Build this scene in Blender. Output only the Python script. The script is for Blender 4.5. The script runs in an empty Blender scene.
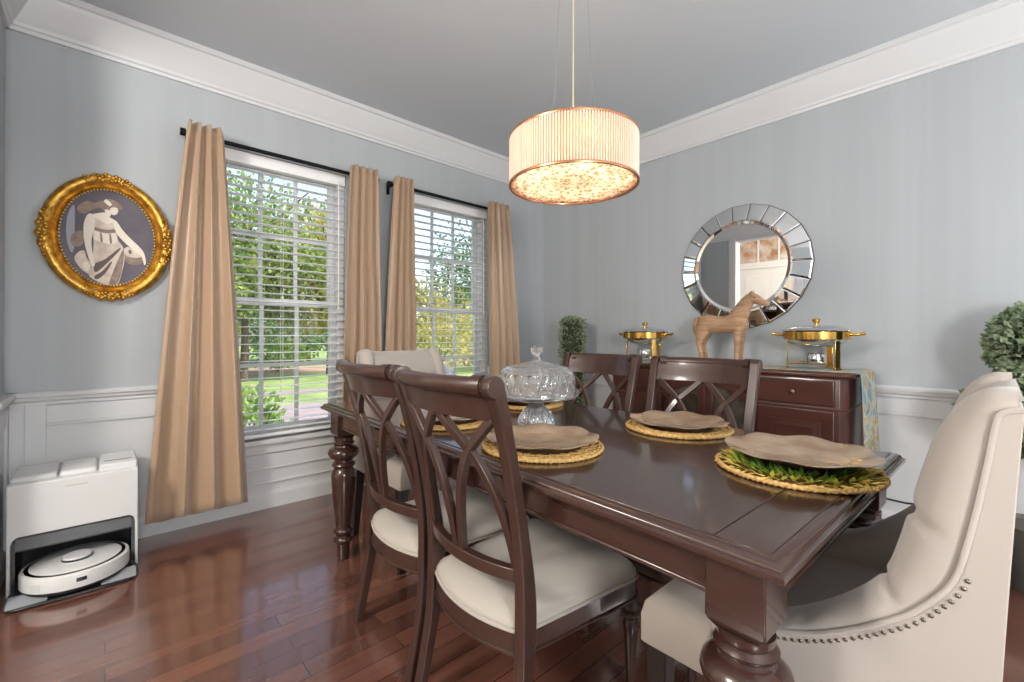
import bpy, math, random
from math import sin, cos, pi, sqrt
from mathutils import Vector, Matrix

SC = bpy.context.scene
COL = SC.collection
rnd = random.Random(7)

# ------------------------------------------------------------------ mesh builder
class MB:
    def __init__(s):
        s.v = []; s.f = []

    def add(s, vs, fs):
        n = len(s.v)
        s.v += [tuple(v) for v in vs]
        s.f += [tuple(i + n for i in f) for f in fs]
        return s

    def box(s, x0, x1, y0, y1, z0, z1):
        v = [(x0, y0, z0), (x1, y0, z0), (x1, y1, z0), (x0, y1, z0),
             (x0, y0, z1), (x1, y0, z1), (x1, y1, z1), (x0, y1, z1)]
        return s.add(v, [(3, 2, 1, 0), (4, 5, 6, 7), (0, 1, 5, 4), (1, 2, 6, 5), (2, 3, 7, 6), (3, 0, 4, 7)])

    def loft(s, rings, cap=True, closed=True):
        m = len(rings[0]); vs = [p for r in rings for p in r]; fs = []
        for i in range(len(rings) - 1):
            for j in range(m if closed else m - 1):
                k = (j + 1) % m
                fs.append((i * m + j, i * m + k, (i + 1) * m + k, (i + 1) * m + j))
        if cap and closed:
            fs.append(tuple(range(m))[::-1])
            fs.append(tuple((len(rings) - 1) * m + j for j in range(m)))
        return s.add(vs, fs)

    def lathe(s, prof, segs=32, c=(0, 0, 0), rfun=None, cap=True):
        rings = []
        for (r, z) in prof:
            ring = []
            for j in range(segs):
                a = 2 * pi * j / segs
                rr = r if rfun is None else rfun(r, z, a)
                ring.append((c[0] + rr * cos(a), c[1] + rr * sin(a), c[2] + z))
            rings.append(ring)
        return s.loft(rings, cap=cap)

    def tube(s, pts, r, segs=8, closed=False, up=None):
        P = [Vector(p) for p in pts]; n = len(P); rings = []
        rs = r if isinstance(r, (list, tuple)) else [r] * n
        prev = None
        for i in range(n):
            if closed:
                t = P[(i + 1) % n] - P[i - 1]
            else:
                t = P[min(i + 1, n - 1)] - P[max(i - 1, 0)]
            t.normalize()
            if prev is None:
                a = Vector((0, 0, 1)) if abs(t.z) < .9 else Vector((1, 0, 0))
                u = t.cross(a).normalized()
            else:
                u = (prev - t * prev.dot(t)).normalized()
            prev = u
            w = t.cross(u)
            rings.append([P[i] + (u * cos(2 * pi * j / segs) + w * sin(2 * pi * j / segs)) * rs[i] for j in range(segs)])
        if closed:
            rings.append(rings[0])
            return s.loft(rings, cap=False)
        return s.loft(rings)

    def bar(s, pts, side, w, d):
        """rectangular bar: w along `side`, d across"""
        P = [Vector(p) for p in pts]; n = len(P); S = Vector(side).normalized(); rings = []
        ws = w if isinstance(w, (list, tuple)) else [w] * n
        ds = d if isinstance(d, (list, tuple)) else [d] * n
        for i in range(n):
            t = (P[min(i + 1, n - 1)] - P[max(i - 1, 0)]).normalized()
            q = S.cross(t).normalized(); sd = t.cross(q).normalized()
            a, b = sd * ws[i] / 2, q * ds[i] / 2
            rings.append([P[i] - a - b, P[i] + a - b, P[i] + a + b, P[i] - a + b])
        return s.loft(rings)

    def prism(s, poly, axis, a, b):
        def m(p, h):
            if axis == 'x': return (h, p[0], p[1])
            if axis == 'y': return (p[0], h, p[1])
            return (p[0], p[1], h)
        return s.loft([[m(p, a) for p in poly], [m(p, b) for p in poly]])

    def grid(s, fn, nu, nv, wrap=False):
        vs = [fn(i / (nu if wrap else nu - 1), j / (nv - 1)) for j in range(nv) for i in range(nu)]
        fs = []
        for j in range(nv - 1):
            for i in range(nu if wrap else nu - 1):
                k = (i + 1) % nu
                fs.append((j * nu + i, j * nu + k, (j + 1) * nu + k, (j + 1) * nu + i))
        return s.add(vs, fs)

    def ball(s, c, r, nu=14, nv=9):
        rx, ry, rz = r if isinstance(r, (list, tuple)) else (r, r, r)
        prof = []
        for i in range(nv):
            a = -pi / 2 + pi * (i + .02) / (nv - 1 + .04)
            prof.append((cos(a), sin(a)))
        rings = [[(c[0] + rx * q * cos(2 * pi * j / nu), c[1] + ry * q * sin(2 * pi * j / nu), c[2] + rz * z) for j in range(nu)] for q, z in prof]
        return s.loft(rings)

    def xf(s, M):
        s.v = [tuple(M @ Vector(v)) for v in s.v]
        return s


def obj(name, mb, mat, parent=None, smooth=None, bevel=None, seg=2, mods=None):
    me = bpy.data.meshes.new(name)
    me.from_pydata(mb.v, [], mb.f)
    me.validate(); me.update()
    import bmesh
    bm = bmesh.new(); bm.from_mesh(me)
    bmesh.ops.recalc_face_normals(bm, faces=bm.faces)
    bm.to_mesh(me); bm.free()
    if smooth:
        me.shade_smooth()
        me.set_sharp_from_angle(angle=math.radians(smooth))
    o = bpy.data.objects.new(name, me); COL.objects.link(o)
    if mat: me.materials.append(mat)
    if parent: o.parent = parent
    if bevel:
        b = o.modifiers.new('bevel', 'BEVEL'); b.width = bevel; b.segments = seg
        b.limit_method = 'ANGLE'; b.angle_limit = math.radians(40)
        if not smooth:
            me.shade_smooth(); me.set_sharp_from_angle(angle=math.radians(50))
        b.harden_normals = False
    return o


def tag(o, label, cat, group=None, kind=None):
    o['label'] = label; o['category'] = cat
    if group: o['group'] = group
    if kind: o['kind'] = kind
    return o


def thing(name, label, cat, loc=(0, 0, 0), rz=0, group=None, kind=None):
    o = bpy.data.objects.new(name, None); COL.objects.link(o)
    o.empty_display_size = .1
    o.location = loc; o.rotation_euler = (0, 0, rz)
    return tag(o, label, cat, group, kind)


def dup(root, loc, rz, label):
    r = root.copy(); COL.objects.link(r); r.location = loc; r.rotation_euler = (0, 0, rz); r['label'] = label
    for ch in list(root.children):
        c = ch.copy(); COL.objects.link(c); c.parent = r
        for g in list(ch.children):
            d = g.copy(); COL.objects.link(d); d.parent = c
    return r


# ------------------------------------------------------------------ materials
def srgb(r, g, b):
    def f(c):
        c /= 255
        return c / 12.92 if c <= .04045 else ((c + .055) / 1.055) ** 2.4
    return (f(r), f(g), f(b), 1)


def mat(name, col, rough=.5, metal=0, noise=None, bump=None, coat=0, spec=.5, sheen=0, trans=0, ior=1.45, emit=None):
    m = bpy.data.materials.new(name); m.use_nodes = True
    nt = m.node_tree; b = nt.nodes['Principled BSDF']
    b.inputs['Base Color'].default_value = col
    b.inputs['Roughness'].default_value = rough
    b.inputs['Metallic'].default_value = metal
    b.inputs['Coat Weight'].default_value = coat
    b.inputs['Coat Roughness'].default_value = .08
    b.inputs['Specular IOR Level'].default_value = spec
    b.inputs['Sheen Weight'].default_value = sheen
    b.inputs['Transmission Weight'].default_value = trans
    b.inputs['IOR'].default_value = ior
    if emit:
        b.inputs['Emission Color'].default_value = emit[0]; b.inputs['Emission Strength'].default_value = emit[1]
    tc = None
    if noise or bump:
        tc = nt.nodes.new('ShaderNodeTexCoord')
    if noise:   # (scale xyz, amount, second colour)
        mp = nt.nodes.new('ShaderNodeMapping'); mp.inputs['Scale'].default_value = noise[0]
        nz = nt.nodes.new('ShaderNodeTexNoise'); nz.inputs['Scale'].default_value = 1; nz.inputs['Detail'].default_value = 5
        rp = nt.nodes.new('ShaderNodeValToRGB')
        rp.color_ramp.elements[0].position = .35; rp.color_ramp.elements[1].position = .68
        rp.color_ramp.elements[0].color = col; rp.color_ramp.elements[1].color = noise[1]
        nt.links.new(tc.outputs['Object'], mp.inputs[0]); nt.links.new(mp.outputs[0], nz.inputs['Vector'])
        nt.links.new(nz.outputs['Fac'], rp.inputs[0]); nt.links.new(rp.outputs[0], b.inputs['Base Color'])
    if bump:    # (scale xyz, strength, distance)
        mp = nt.nodes.new('ShaderNodeMapping'); mp.inputs['Scale'].default_value = bump[0]
        nz = nt.nodes.new('ShaderNodeTexNoise'); nz.inputs['Scale'].default_value = 1; nz.inputs['Detail'].default_value = 4
        bp = nt.nodes.new('ShaderNodeBump'); bp.inputs['Strength'].default_value = bump[1]; bp.inputs['Distance'].default_value = bump[2]
        nt.links.new(tc.outputs['Object'], mp.inputs[0]); nt.links.new(mp.outputs[0], nz.inputs['Vector'])
        nt.links.new(nz.outputs['Fac'], bp.inputs['Height']); nt.links.new(bp.outputs[0], b.inputs['Normal'])
    return m


WALL = mat('wall_paint', srgb(171, 175, 178), .62, noise=((11, 11, .3), srgb(176, 181, 184)))
CEIL = mat('ceiling_paint', srgb(200, 206, 211), .8)
TRIM = mat('white_trim', srgb(207, 208, 209), .38)
WHITE = mat('white_plastic', srgb(214, 215, 215), .32)
BLIND = mat('blind_white', srgb(244, 244, 243), .42)
WOOD = mat('mahogany', srgb(56, 36, 30), .22, noise=((40, 3, 40), srgb(62, 40, 34)), coat=.6)
CHAIRWOOD = mat('chair_walnut', srgb(58, 38, 32), .33, noise=((40, 40, 5), srgb(66, 44, 37)), coat=.25)
SIDEWOOD = mat('sideboard_cherry', srgb(70, 38, 30), .3, noise=((12, 4, 12), srgb(80, 45, 36)), coat=.25)
BLACKW = mat('black_leg', srgb(38, 30, 28), .35)
LINEN = mat('linen', srgb(166, 157, 149), .85, sheen=.3, bump=((900, 900, 900), .25, .0006))
SEATF = mat('seat_fabric', srgb(172, 165, 156), .85, sheen=.25, bump=((420, 420, 420), .5, .0012))
CURT = mat('satin_tan', srgb(174, 147, 121), .36, sheen=.4, bump=((300, 300, 20), .08, .001))
BLACKM = mat('black_metal', srgb(26, 26, 27), .4, .6)
GOLD = mat('polished_brass', srgb(220, 176, 92), .13, 1)
ANTIQ = mat('antique_gold', srgb(226, 178, 84), .36, .85, noise=((30, 30, 30), srgb(160, 112, 40)), bump=((90, 90, 90), .6, .004))
STEEL = mat('polished_steel', srgb(222, 222, 224), .1, 1)
NAIL = mat('pewter_nail', srgb(120, 112, 104), .3, .9)
KNOBM = mat('antique_knob', srgb(120, 100, 84), .35, .8)
MIRR = mat('mirror_glass', (.93, .94, .94, 1), .012, 1)
BRONZE = mat('dark_bronze', srgb(70, 58, 48), .4, .7)
ROSE = mat('rose_gold', srgb(222, 160, 120), .25, .9)
STRAW = mat('straw', srgb(212, 176, 112), .75, noise=((120, 120, 120), srgb(170, 128, 70)), bump=((220, 220, 220), .6, .003))
STRAWD = mat('dark_straw', srgb(120, 84, 40), .8, noise=((90, 90, 90), srgb(70, 48, 22)), bump=((160, 160, 160), .7, .003))
CHARGER = mat('copper_charger', srgb(188, 164, 138), .2, .3, noise=((14, 14, 14), srgb(160, 132, 104)), bump=((30, 30, 30), .1, .004))
HORSE = mat('carved_wood', srgb(190, 154, 122), .75, noise=((10, 12, 70), srgb(160, 122, 92)), bump=((14, 10, 110), .6, .005))
LEAFD = mat('boxwood_leaf', srgb(96, 116, 84), .55, noise=((36, 36, 36), srgb(160, 172, 140)))
POT = mat('grey_pot', srgb(90, 86, 80), .6)
STEM = mat('stem_bark', srgb(92, 70, 50), .8)
GREYP = mat('grey_plastic', srgb(82, 84, 86), .3)
DARKP = mat('black_plastic', srgb(34, 35, 37), .28)
LIDAR = mat('light_grey_plastic', srgb(206, 207, 208), .3)
CABLE = mat('black_cable', srgb(30, 30, 32), .5)


def leafy(name, c1, c2, sc):
    m = mat(name, c1, .6, noise=((sc, sc, sc), c2)); nt = m.node_tree
    b = nt.nodes['Principled BSDF']; out = nt.nodes['Material Output']
    tr = nt.nodes.new('ShaderNodeBsdfTranslucent'); mx = nt.nodes.new('ShaderNodeMixShader'); mx.inputs[0].default_value = .4
    rp = [n for n in nt.nodes if n.type == 'VALTORGB'][0]
    nt.links.new(rp.outputs[0], tr.inputs[0]); nt.links.new(b.outputs[0], mx.inputs[1]); nt.links.new(tr.outputs[0], mx.inputs[2])
    nt.links.new(mx.outputs[0], out.inputs[0])
    return m


TREE1 = leafy('tree_leaf', srgb(98, 126, 66), srgb(170, 184, 104), 2.2)
TREE2 = leafy('tree_leaf_dark', srgb(72, 104, 62), srgb(128, 156, 92), 1.6)
TREE3 = leafy('tree_leaf_yellow', srgb(146, 150, 90), srgb(196, 184, 104), 1.8)
BUSHM = leafy('shrub_leaf', srgb(92, 132, 62), srgb(170, 190, 104), 6)
BARK = mat('bark', srgb(96, 82, 70), .9, bump=((8, 8, 2), .8, .03))
LAWN = mat('lawn', srgb(106, 126, 70), .9, noise=((1.4, 1.4, 1), srgb(134, 150, 90)), bump=((30, 30, 30), .7, .03))
ROAD = mat('road', srgb(126, 115, 116), .9, noise=((3, 3, 3), srgb(136, 124, 124)))
MULCH = mat('mulch', srgb(168, 138, 124), .95, noise=((8, 8, 8), srgb(138, 108, 94)))
SIDING = mat('siding', srgb(226, 226, 224), .7)
ROOFM = mat('roof_shingle', srgb(120, 112, 108), .9)
DGLASS = mat('dark_glass', srgb(60, 70, 84), .1)
STONE = mat('boulder', srgb(62, 64, 70), .8, noise=((6, 6, 6), srgb(86, 88, 94)))


def floor_mat():
    m = bpy.data.materials.new('hardwood'); m.use_nodes = True; nt = m.node_tree; N = nt.nodes; L = nt.links
    b = N['Principled BSDF']
    tc = N.new('ShaderNodeTexCoord')
    br = N.new('ShaderNodeTexBrick'); br.inputs['Scale'].default_value = 1
    br.offset = .37; br.offset_frequency = 2; br.squash = 1
    br.inputs['Brick Width'].default_value = .78; br.inputs['Row Height'].default_value = .083
    br.inputs['Mortar Size'].default_value = .0016; br.inputs['Mortar Smooth'].default_value = .2; br.inputs['Bias'].default_value = 0
    br.inputs['Color1'].default_value = (0, 0, 0, 1); br.inputs['Color2'].default_value = (1, 1, 1, 1); br.inputs['Mortar'].default_value = (.5, .5, .5, 1)
    L.new(tc.outputs['Object'], br.inputs['Vector'])
    mp = N.new('ShaderNodeMapping'); mp.inputs['Scale'].default_value = (3, 42, 1)
    nz = N.new('ShaderNodeTexNoise'); nz.inputs['Scale'].default_value = 1; nz.inputs['Detail'].default_value = 6
    L.new(tc.outputs['Object'], mp.inputs[0]); L.new(mp.outputs[0], nz.inputs['Vector'])
    mixv = N.new('ShaderNodeMath'); mixv.operation = 'MULTIPLY_ADD'; mixv.inputs[1].default_value = .5
    sep = N.new('ShaderNodeSeparateColor'); L.new(br.outputs['Color'], sep.inputs[0])
    L.new(sep.outputs[0], mixv.inputs[0])
    ml = N.new('ShaderNodeMath'); ml.operation = 'MULTIPLY'; ml.inputs[1].default_value = .6; L.new(nz.outputs['Fac'], ml.inputs[0])
    L.new(ml.outputs[0], mixv.inputs[2])
    rp = N.new('ShaderNodeValToRGB'); e = rp.color_ramp.elements
    e[0].position = .15; e[0].color = srgb(78, 48, 40); e[1].position = .85; e[1].color = srgb(118, 76, 62)
    L.new(mixv.outputs[0], rp.inputs[0])
    mx = N.new('ShaderNodeMix'); mx.data_type = 'RGBA'; mx.inputs['B'].default_value = srgb(38, 20, 15)
    L.new(br.outputs['Fac'], mx.inputs['Factor']); L.new(rp.outputs[0], mx.inputs['A']); L.new(mx.outputs['Result'], b.inputs['Base Color'])
    b.inputs['Roughness'].default_value = .24
    b.inputs['Coat Weight'].default_value = 1; b.inputs['Coat Roughness'].default_value = .1; b.inputs['Coat IOR'].default_value = 1.6
    add = N.new('ShaderNodeMath'); add.operation = 'MULTIPLY_ADD'; add.inputs[1].default_value = -1.0
    L.new(br.outputs['Fac'], add.inputs[0])
    m2 = N.new('ShaderNodeMath'); m2.operation = 'MULTIPLY'; m2.inputs[1].default_value = .25; L.new(nz.outputs['Fac'], m2.inputs[0]); L.new(m2.outputs[0], add.inputs[2])
    bp = N.new('ShaderNodeBump'); bp.inputs['Strength'].default_value = .25; bp.inputs['Distance'].default_value = .0015
    L.new(add.outputs[0], bp.inputs['Height']); L.new(bp.outputs[0], b.inputs['Normal'])
    b2 = N.new('ShaderNodeBump'); b2.inputs['Strength'].default_value = .35; b2.inputs['Distance'].default_value = .001; b2.invert = True
    L.new(br.outputs['Fac'], b2.inputs['Height']); L.new(b2.outputs[0], b.inputs['Coat Normal'])
    return m


def pane_mat(name, refl=.06):
    m = bpy.data.materials.new(name); m.use_nodes = True; nt = m.node_tree; N = nt.nodes; L = nt.links
    N.remove(N['Principled BSDF'])
    t = N.new('ShaderNodeBsdfTransparent'); g = N.new('ShaderNodeBsdfGlossy'); g.inputs['Roughness'].default_value = .02
    mx = N.new('ShaderNodeMixShader'); fr = N.new('ShaderNodeFresnel'); fr.inputs[0].default_value = 1.35
    L.new(fr.outputs[0], mx.inputs[0]); L.new(t.outputs[0], mx.inputs[1]); L.new(g.outputs[0], mx.inputs[2])
    L.new(mx.outputs[0], N['Material Output'].inputs[0])
    return m


def translucent(name, col, fac=.6, pattern=None):
    m = bpy.data.materials.new(name); m.use_nodes = True; nt = m.node_tree; N = nt.nodes; L = nt.links
    b = N['Principled BSDF']; b.inputs['Base Color'].default_value = col; b.inputs['Roughness'].default_value = .35
    t = N.new('ShaderNodeBsdfTranslucent'); t.inputs[0].default_value = col
    mx = N.new('ShaderNodeMixShader'); mx.inputs[0].default_value = fac
    if pattern:
        tc = N.new('ShaderNodeTexCoord'); vo = N.new('ShaderNodeTexVoronoi'); vo.inputs['Scale'].default_value = pattern[0]
        rp = N.new('ShaderNodeValToRGB'); rp.color_ramp.elements[0].position = .2; rp.color_ramp.elements[1].position = .62
        rp.color_ramp.elements[0].color = pattern[1]; rp.color_ramp.elements[1].color = col
        L.new(tc.outputs['Object'], vo.inputs['Vector']); L.new(vo.outputs['Distance'], rp.inputs[0])
        L.new(rp.outputs[0], t.inputs[0]); L.new(rp.outputs[0], b.inputs['Base Color'])
    L.new(b.outputs[0], mx.inputs[1]); L.new(t.outputs[0], mx.inputs[2]); L.new(mx.outputs[0], N['Material Output'].inputs[0])
    return m


FLOOR = floor_mat()
PANE = pane_mat('window_glass')
CRYSTAL = mat('cut_glass', (1, 1, 1, 1), .04, trans=1, ior=1.5)
_n = CRYSTAL.node_tree; _t = _n.nodes.new('ShaderNodeBsdfTranslucent'); _t.inputs[0].default_value = (.95, .97, 1, 1)
_d = _n.nodes.new('ShaderNodeBsdfDiffuse'); _d.inputs[0].default_value = (.95, .97, 1, 1)
_a = _n.nodes.new('ShaderNodeMixShader'); _m = _n.nodes.new('ShaderNodeMixShader'); _m.inputs[0].default_value = .07  # whitish share mixed in for the light that cut facets would refract
_n.links.new(_t.outputs[0], _a.inputs[1]); _n.links.new(_d.outputs[0], _a.inputs[2])
_n.links.new(_n.nodes['Principled BSDF'].outputs[0], _m.inputs[1]); _n.links.new(_a.outputs[0], _m.inputs[2]); _n.links.new(_m.outputs[0], _n.nodes['Material Output'].inputs[0])
DRUM = translucent('champagne_sheer', srgb(166, 128, 94), .4)
TOPF = translucent('top_sheer', srgb(240, 236, 230), .6)
BEADS = translucent('bead_mesh', srgb(240, 220, 194), .5, (62, srgb(170, 120, 70)))
STRAND = translucent('crystal_strand', srgb(255, 240, 222), .35)

# ------------------------------------------------------------------ room
W, M, XL, ZC, YB = 3.142, 3.307, -0.35, 2.734, -2.3
FX, FY0, FY1, FZ = -2.6, -2.3, 3.6, 3.5      # foyer beyond the left opening


def struct(name, mb, m, label, cat, bevel=None):
    return tag(obj(name, mb, m, bevel=bevel), label, cat, kind='structure')


struct('floor', MB().box(FX - .1, M + .1, YB - .1, FY1 + .1, -.05, 0) if False else MB().box(FX - .1, XL, YB - .1, FY1, -.05, 0).box(XL, M + .12, YB - .1, W + .12, -.05, 0), FLOOR,
       'glossy reddish brown hardwood plank floor under the dining table', 'floor')
struct('ceiling', MB().box(XL - .02, M + .12, YB - .1, W + .12, ZC, ZC + .12), CEIL, 'blue grey painted ceiling the chandelier hangs from', 'ceiling')

WIN = [(.44, 1.265), (1.745, 2.57)]; WZ0, WZ1 = .44, 2.235; WT = .14
mb = MB()
xs = [XL - .12, WIN[0][0], WIN[0][1], WIN[1][0], WIN[1][1], M + .12]
for i in (0, 2, 4):
    mb.box(xs[i], xs[i + 1], W, W + WT, -.4, ZC + .1)
for a, b in WIN:
    mb.box(a, b, W, W + WT, -.4, WZ0); mb.box(a, b, W, W + WT, WZ1, ZC + .1)
struct('wall_front', mb, WALL, 'blue grey wall with the two curtained windows', 'wall')
struct('wall_right', MB().box(M, M + .12, YB - .1, W, 0, ZC), WALL, 'pale blue grey wall behind the sideboard and round mirror', 'wall')
OP0, OP1, OPZ = .35, 2.62, 2.5
struct('wall_left', MB().box(XL - .12, XL, OP1, W, 0, ZC).box(XL - .12, XL, YB, OP0, 0, ZC).box(XL - .12, XL, OP0, OP1, OPZ, ZC), WALL,
       'blue grey side wall at the photo edge beside the foyer opening', 'wall')
struct('wall_back', MB().box(FX, M, YB - .1, YB, 0, ZC), WALL, 'blue grey wall behind the camera', 'wall')
# casing of the foyer opening
cm = MB()
for x0, x1 in ((XL, XL + .022), (XL - .142, XL - .12)):
    cm.box(x0, x1, OP1, OP1 + .1, 0, OPZ + .1); cm.box(x0, x1, OP0 - .1, OP0, 0, OPZ + .1); cm.box(x0, x1, OP0, OP1, OPZ, OPZ + .1)
struct('trim_1', cm, TRIM, 'white casing around the foyer opening', 'trim', .004)

# crown, chair rail, baseboard profiles (d = out from the wall, z)
CROWN = [(0, 2.536), (.014, 2.536), (.018, 2.552), (.026, 2.558), (.03, 2.572), (.044, 2.596), (.068, 2.64), (.09, 2.682), (.098, 2.7), (.11, 2.706), (.112, 2.734), (0, 2.734)]
RAIL = [(0, .755), (.014, .755), (.014, .772), (.026, .782), (.03, .796), (.04, .8), (.042, .815), (.034, .822), (0, .822)]
BASE = [(0, 0), (.016, 0), (.016, .085), (.011, .098), (.006, .11), (0, .11)]


def along(profile, wall, a, b):
    if wall == 'front': return MB().prism([(W - d, z) for d, z in profile], 'x', a, b)
    if wall == 'right': return MB().prism([(M - d, z) for d, z in profile], 'y', a, b)
    return MB().prism([(XL + d, z) for d, z in profile], 'y', a, b)


for nm, prof, lab, cat in (('trim_2', CROWN, 'white crown moulding', 'crown moulding'),):
    for k, (wl, a, b, txt) in enumerate((('front', XL, M, 'above the windows'), ('right', YB, W, 'above the round mirror'), ('left', YB, W, 'over the foyer opening wall'))):
        struct('trim_%d' % (2 + k), along(prof, wl, a, b), TRIM, lab + ' ' + txt, cat)
# chair rail with returns at the windows
mb = along(RAIL, 'front', XL, WIN[0][0] - .005)
for a, b in ((WIN[0][1] + .005, WIN[1][0] - .005), (WIN[1][1] + .005, M)):
    t = along(RAIL, 'front', a, b); mb.add(t.v, t.f)
struct('trim_5', mb, TRIM, 'white chair rail along the window wall', 'chair rail')
struct('trim_6', along(RAIL, 'right', YB, W), TRIM, 'white chair rail behind the sideboard', 'chair rail')
struct('trim_7', along(RAIL, 'left', OP1 + .1, W), TRIM, 'white chair rail on the short left wall', 'chair rail')
struct('baseboard_front', along(BASE, 'front', XL, M), TRIM, 'white baseboard under the windows', 'baseboard')
struct('baseboard_right', along(BASE, 'right', YB, W), TRIM, 'white baseboard below the sideboard wall', 'baseboard')
struct('baseboard_left', along(BASE, 'left', OP1 + .1, W), TRIM, 'white baseboard on the short left wall', 'baseboard')
# wainscot: white board with recessed panels: thin board, stiles and a fine moulding under the rail
mb = MB()
for a, b in ((XL, WIN[0][0]), (WIN[0][1], WIN[1][0]), (WIN[1][1], M)):
    mb.box(a, b, W - .005, W, .1, .76)
for a, b in WIN: mb.box(a, b, W - .005, W, .1, WZ0)
for a in (-.285, 1.42, 3.235): mb.box(a, a + .072, W - .0165, W - .001, .099, .764)
mb.box(-.213, WIN[0][0] - .02, W - .014, W, .668, .76)
mb.box(1.49, WIN[1][0] - .02, W - .014, W, .668, .76); mb.box(WIN[1][1] + .02, 3.24, W - .014, W, .668, .76)
for (a, b) in ((-.213, .42), (1.28, 1.42), (1.49, 1.73), (2.59, 3.235)):
    mb.box(a, b, W - .018, W, .655, .668)
for a, b in WIN:
    mb.box(a - .05, b + .05, W - .0115, W - .0005, .255, .345)
    mb.box(a - .06, b + .06, W - .018, W, .248, .258)
    mb.box(a - .06, b + .06, W - .018, W, .158, .168)
    mb.box(a - .06, a - .012, W - .0135, W - .001, .105, .36)
struct('trim_8', mb, TRIM, 'white wainscot panelling along the window wall', 'wainscot', .002)
mb = MB().box(M - .005, M, YB, W, .1, .76).box(M - .014, M, YB, W, .672, .76).box(M - .019, M, YB, W, .658, .672)
for y in (-1.2, -.1, 2.3): mb.box(M - .0165, M - .001, y, y + .07, .099, .764)
struct('trim_9', mb, TRIM, 'white wainscot panelling behind the sideboard', 'wainscot', .002)
mb = MB().box(XL, XL + .005, OP1 + .1, W, .1, .76).box(XL, XL + .014, OP1 + .1, W, .672, .76).box(XL + .001, XL + .0165, 3.08, W - .001, .099, .764)
struct('trim_10', mb, TRIM, 'white wainscot panelling on the short left wall', 'wainscot', .002)

# foyer (seen in the mirror)
FOY = mat('foyer_paint', srgb(232, 222, 206), .6)
struct('wall_foyer', MB().box(FX - .1, FX, FY0, FY1, 0, FZ).box(FX, XL - .12, FY1, FY1 + .1, 0, FZ).box(XL - .12, XL - .02, W + .14, FY1 + .1, 0, FZ)
       .box(XL - .12, XL - .02, FY0, W + .14, ZC + .1, FZ).box(FX, XL, FY0 - .1, FY0, ZC, FZ).box(FX - .1, XL, FY0, FY1, FZ, FZ + .1), FOY, 'cream foyer walls seen in the round mirror', 'wall')
dr = thing('door_1', 'white panelled front door with transom seen in the round mirror', 'door', (FX, 2.9, 0), kind='structure')
obj('door_casing', MB().box(0, .04, -.62, -.5, 0, 3.1).box(0, .04, .5, .62, 0, 3.1).box(0, .05, -.66, .66, 2.38, 2.5).box(0, .05, -.66, .66, 3.1, 3.2), TRIM, dr, bevel=.004)
mb = MB().box(.0, .025, -.5, .5, 0, 2.38)
for y in (-.4, .06):
    for z0, z1 in ((.2, .9), (1.05, 1.75), (1.9, 2.25)):
        mb.box(.02, .034, y, y + .34, z0, z1)
obj('door_panel', mb, TRIM, dr, bevel=.006)
mb = MB().box(.008, .012, -.5, .5, 2.5, 3.1)
obj('transom_pane', mb, mat('transom_view', srgb(150, 112, 84), .3, noise=((5, 5, 5), srgb(196, 190, 186))), dr)
obj('transom_bars', MB().box(.01, .03, -.2, -.17, 2.5, 3.1).box(.01, .03, .15, .18, 2.5, 3.1), TRIM, dr)
obj('door_handle', MB().ball((.07, -.42, 1.0), .03).tube([(0.02, -.42, 1), (.07, -.42, 1)], .012), BLACKM, dr, smooth=60)

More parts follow.
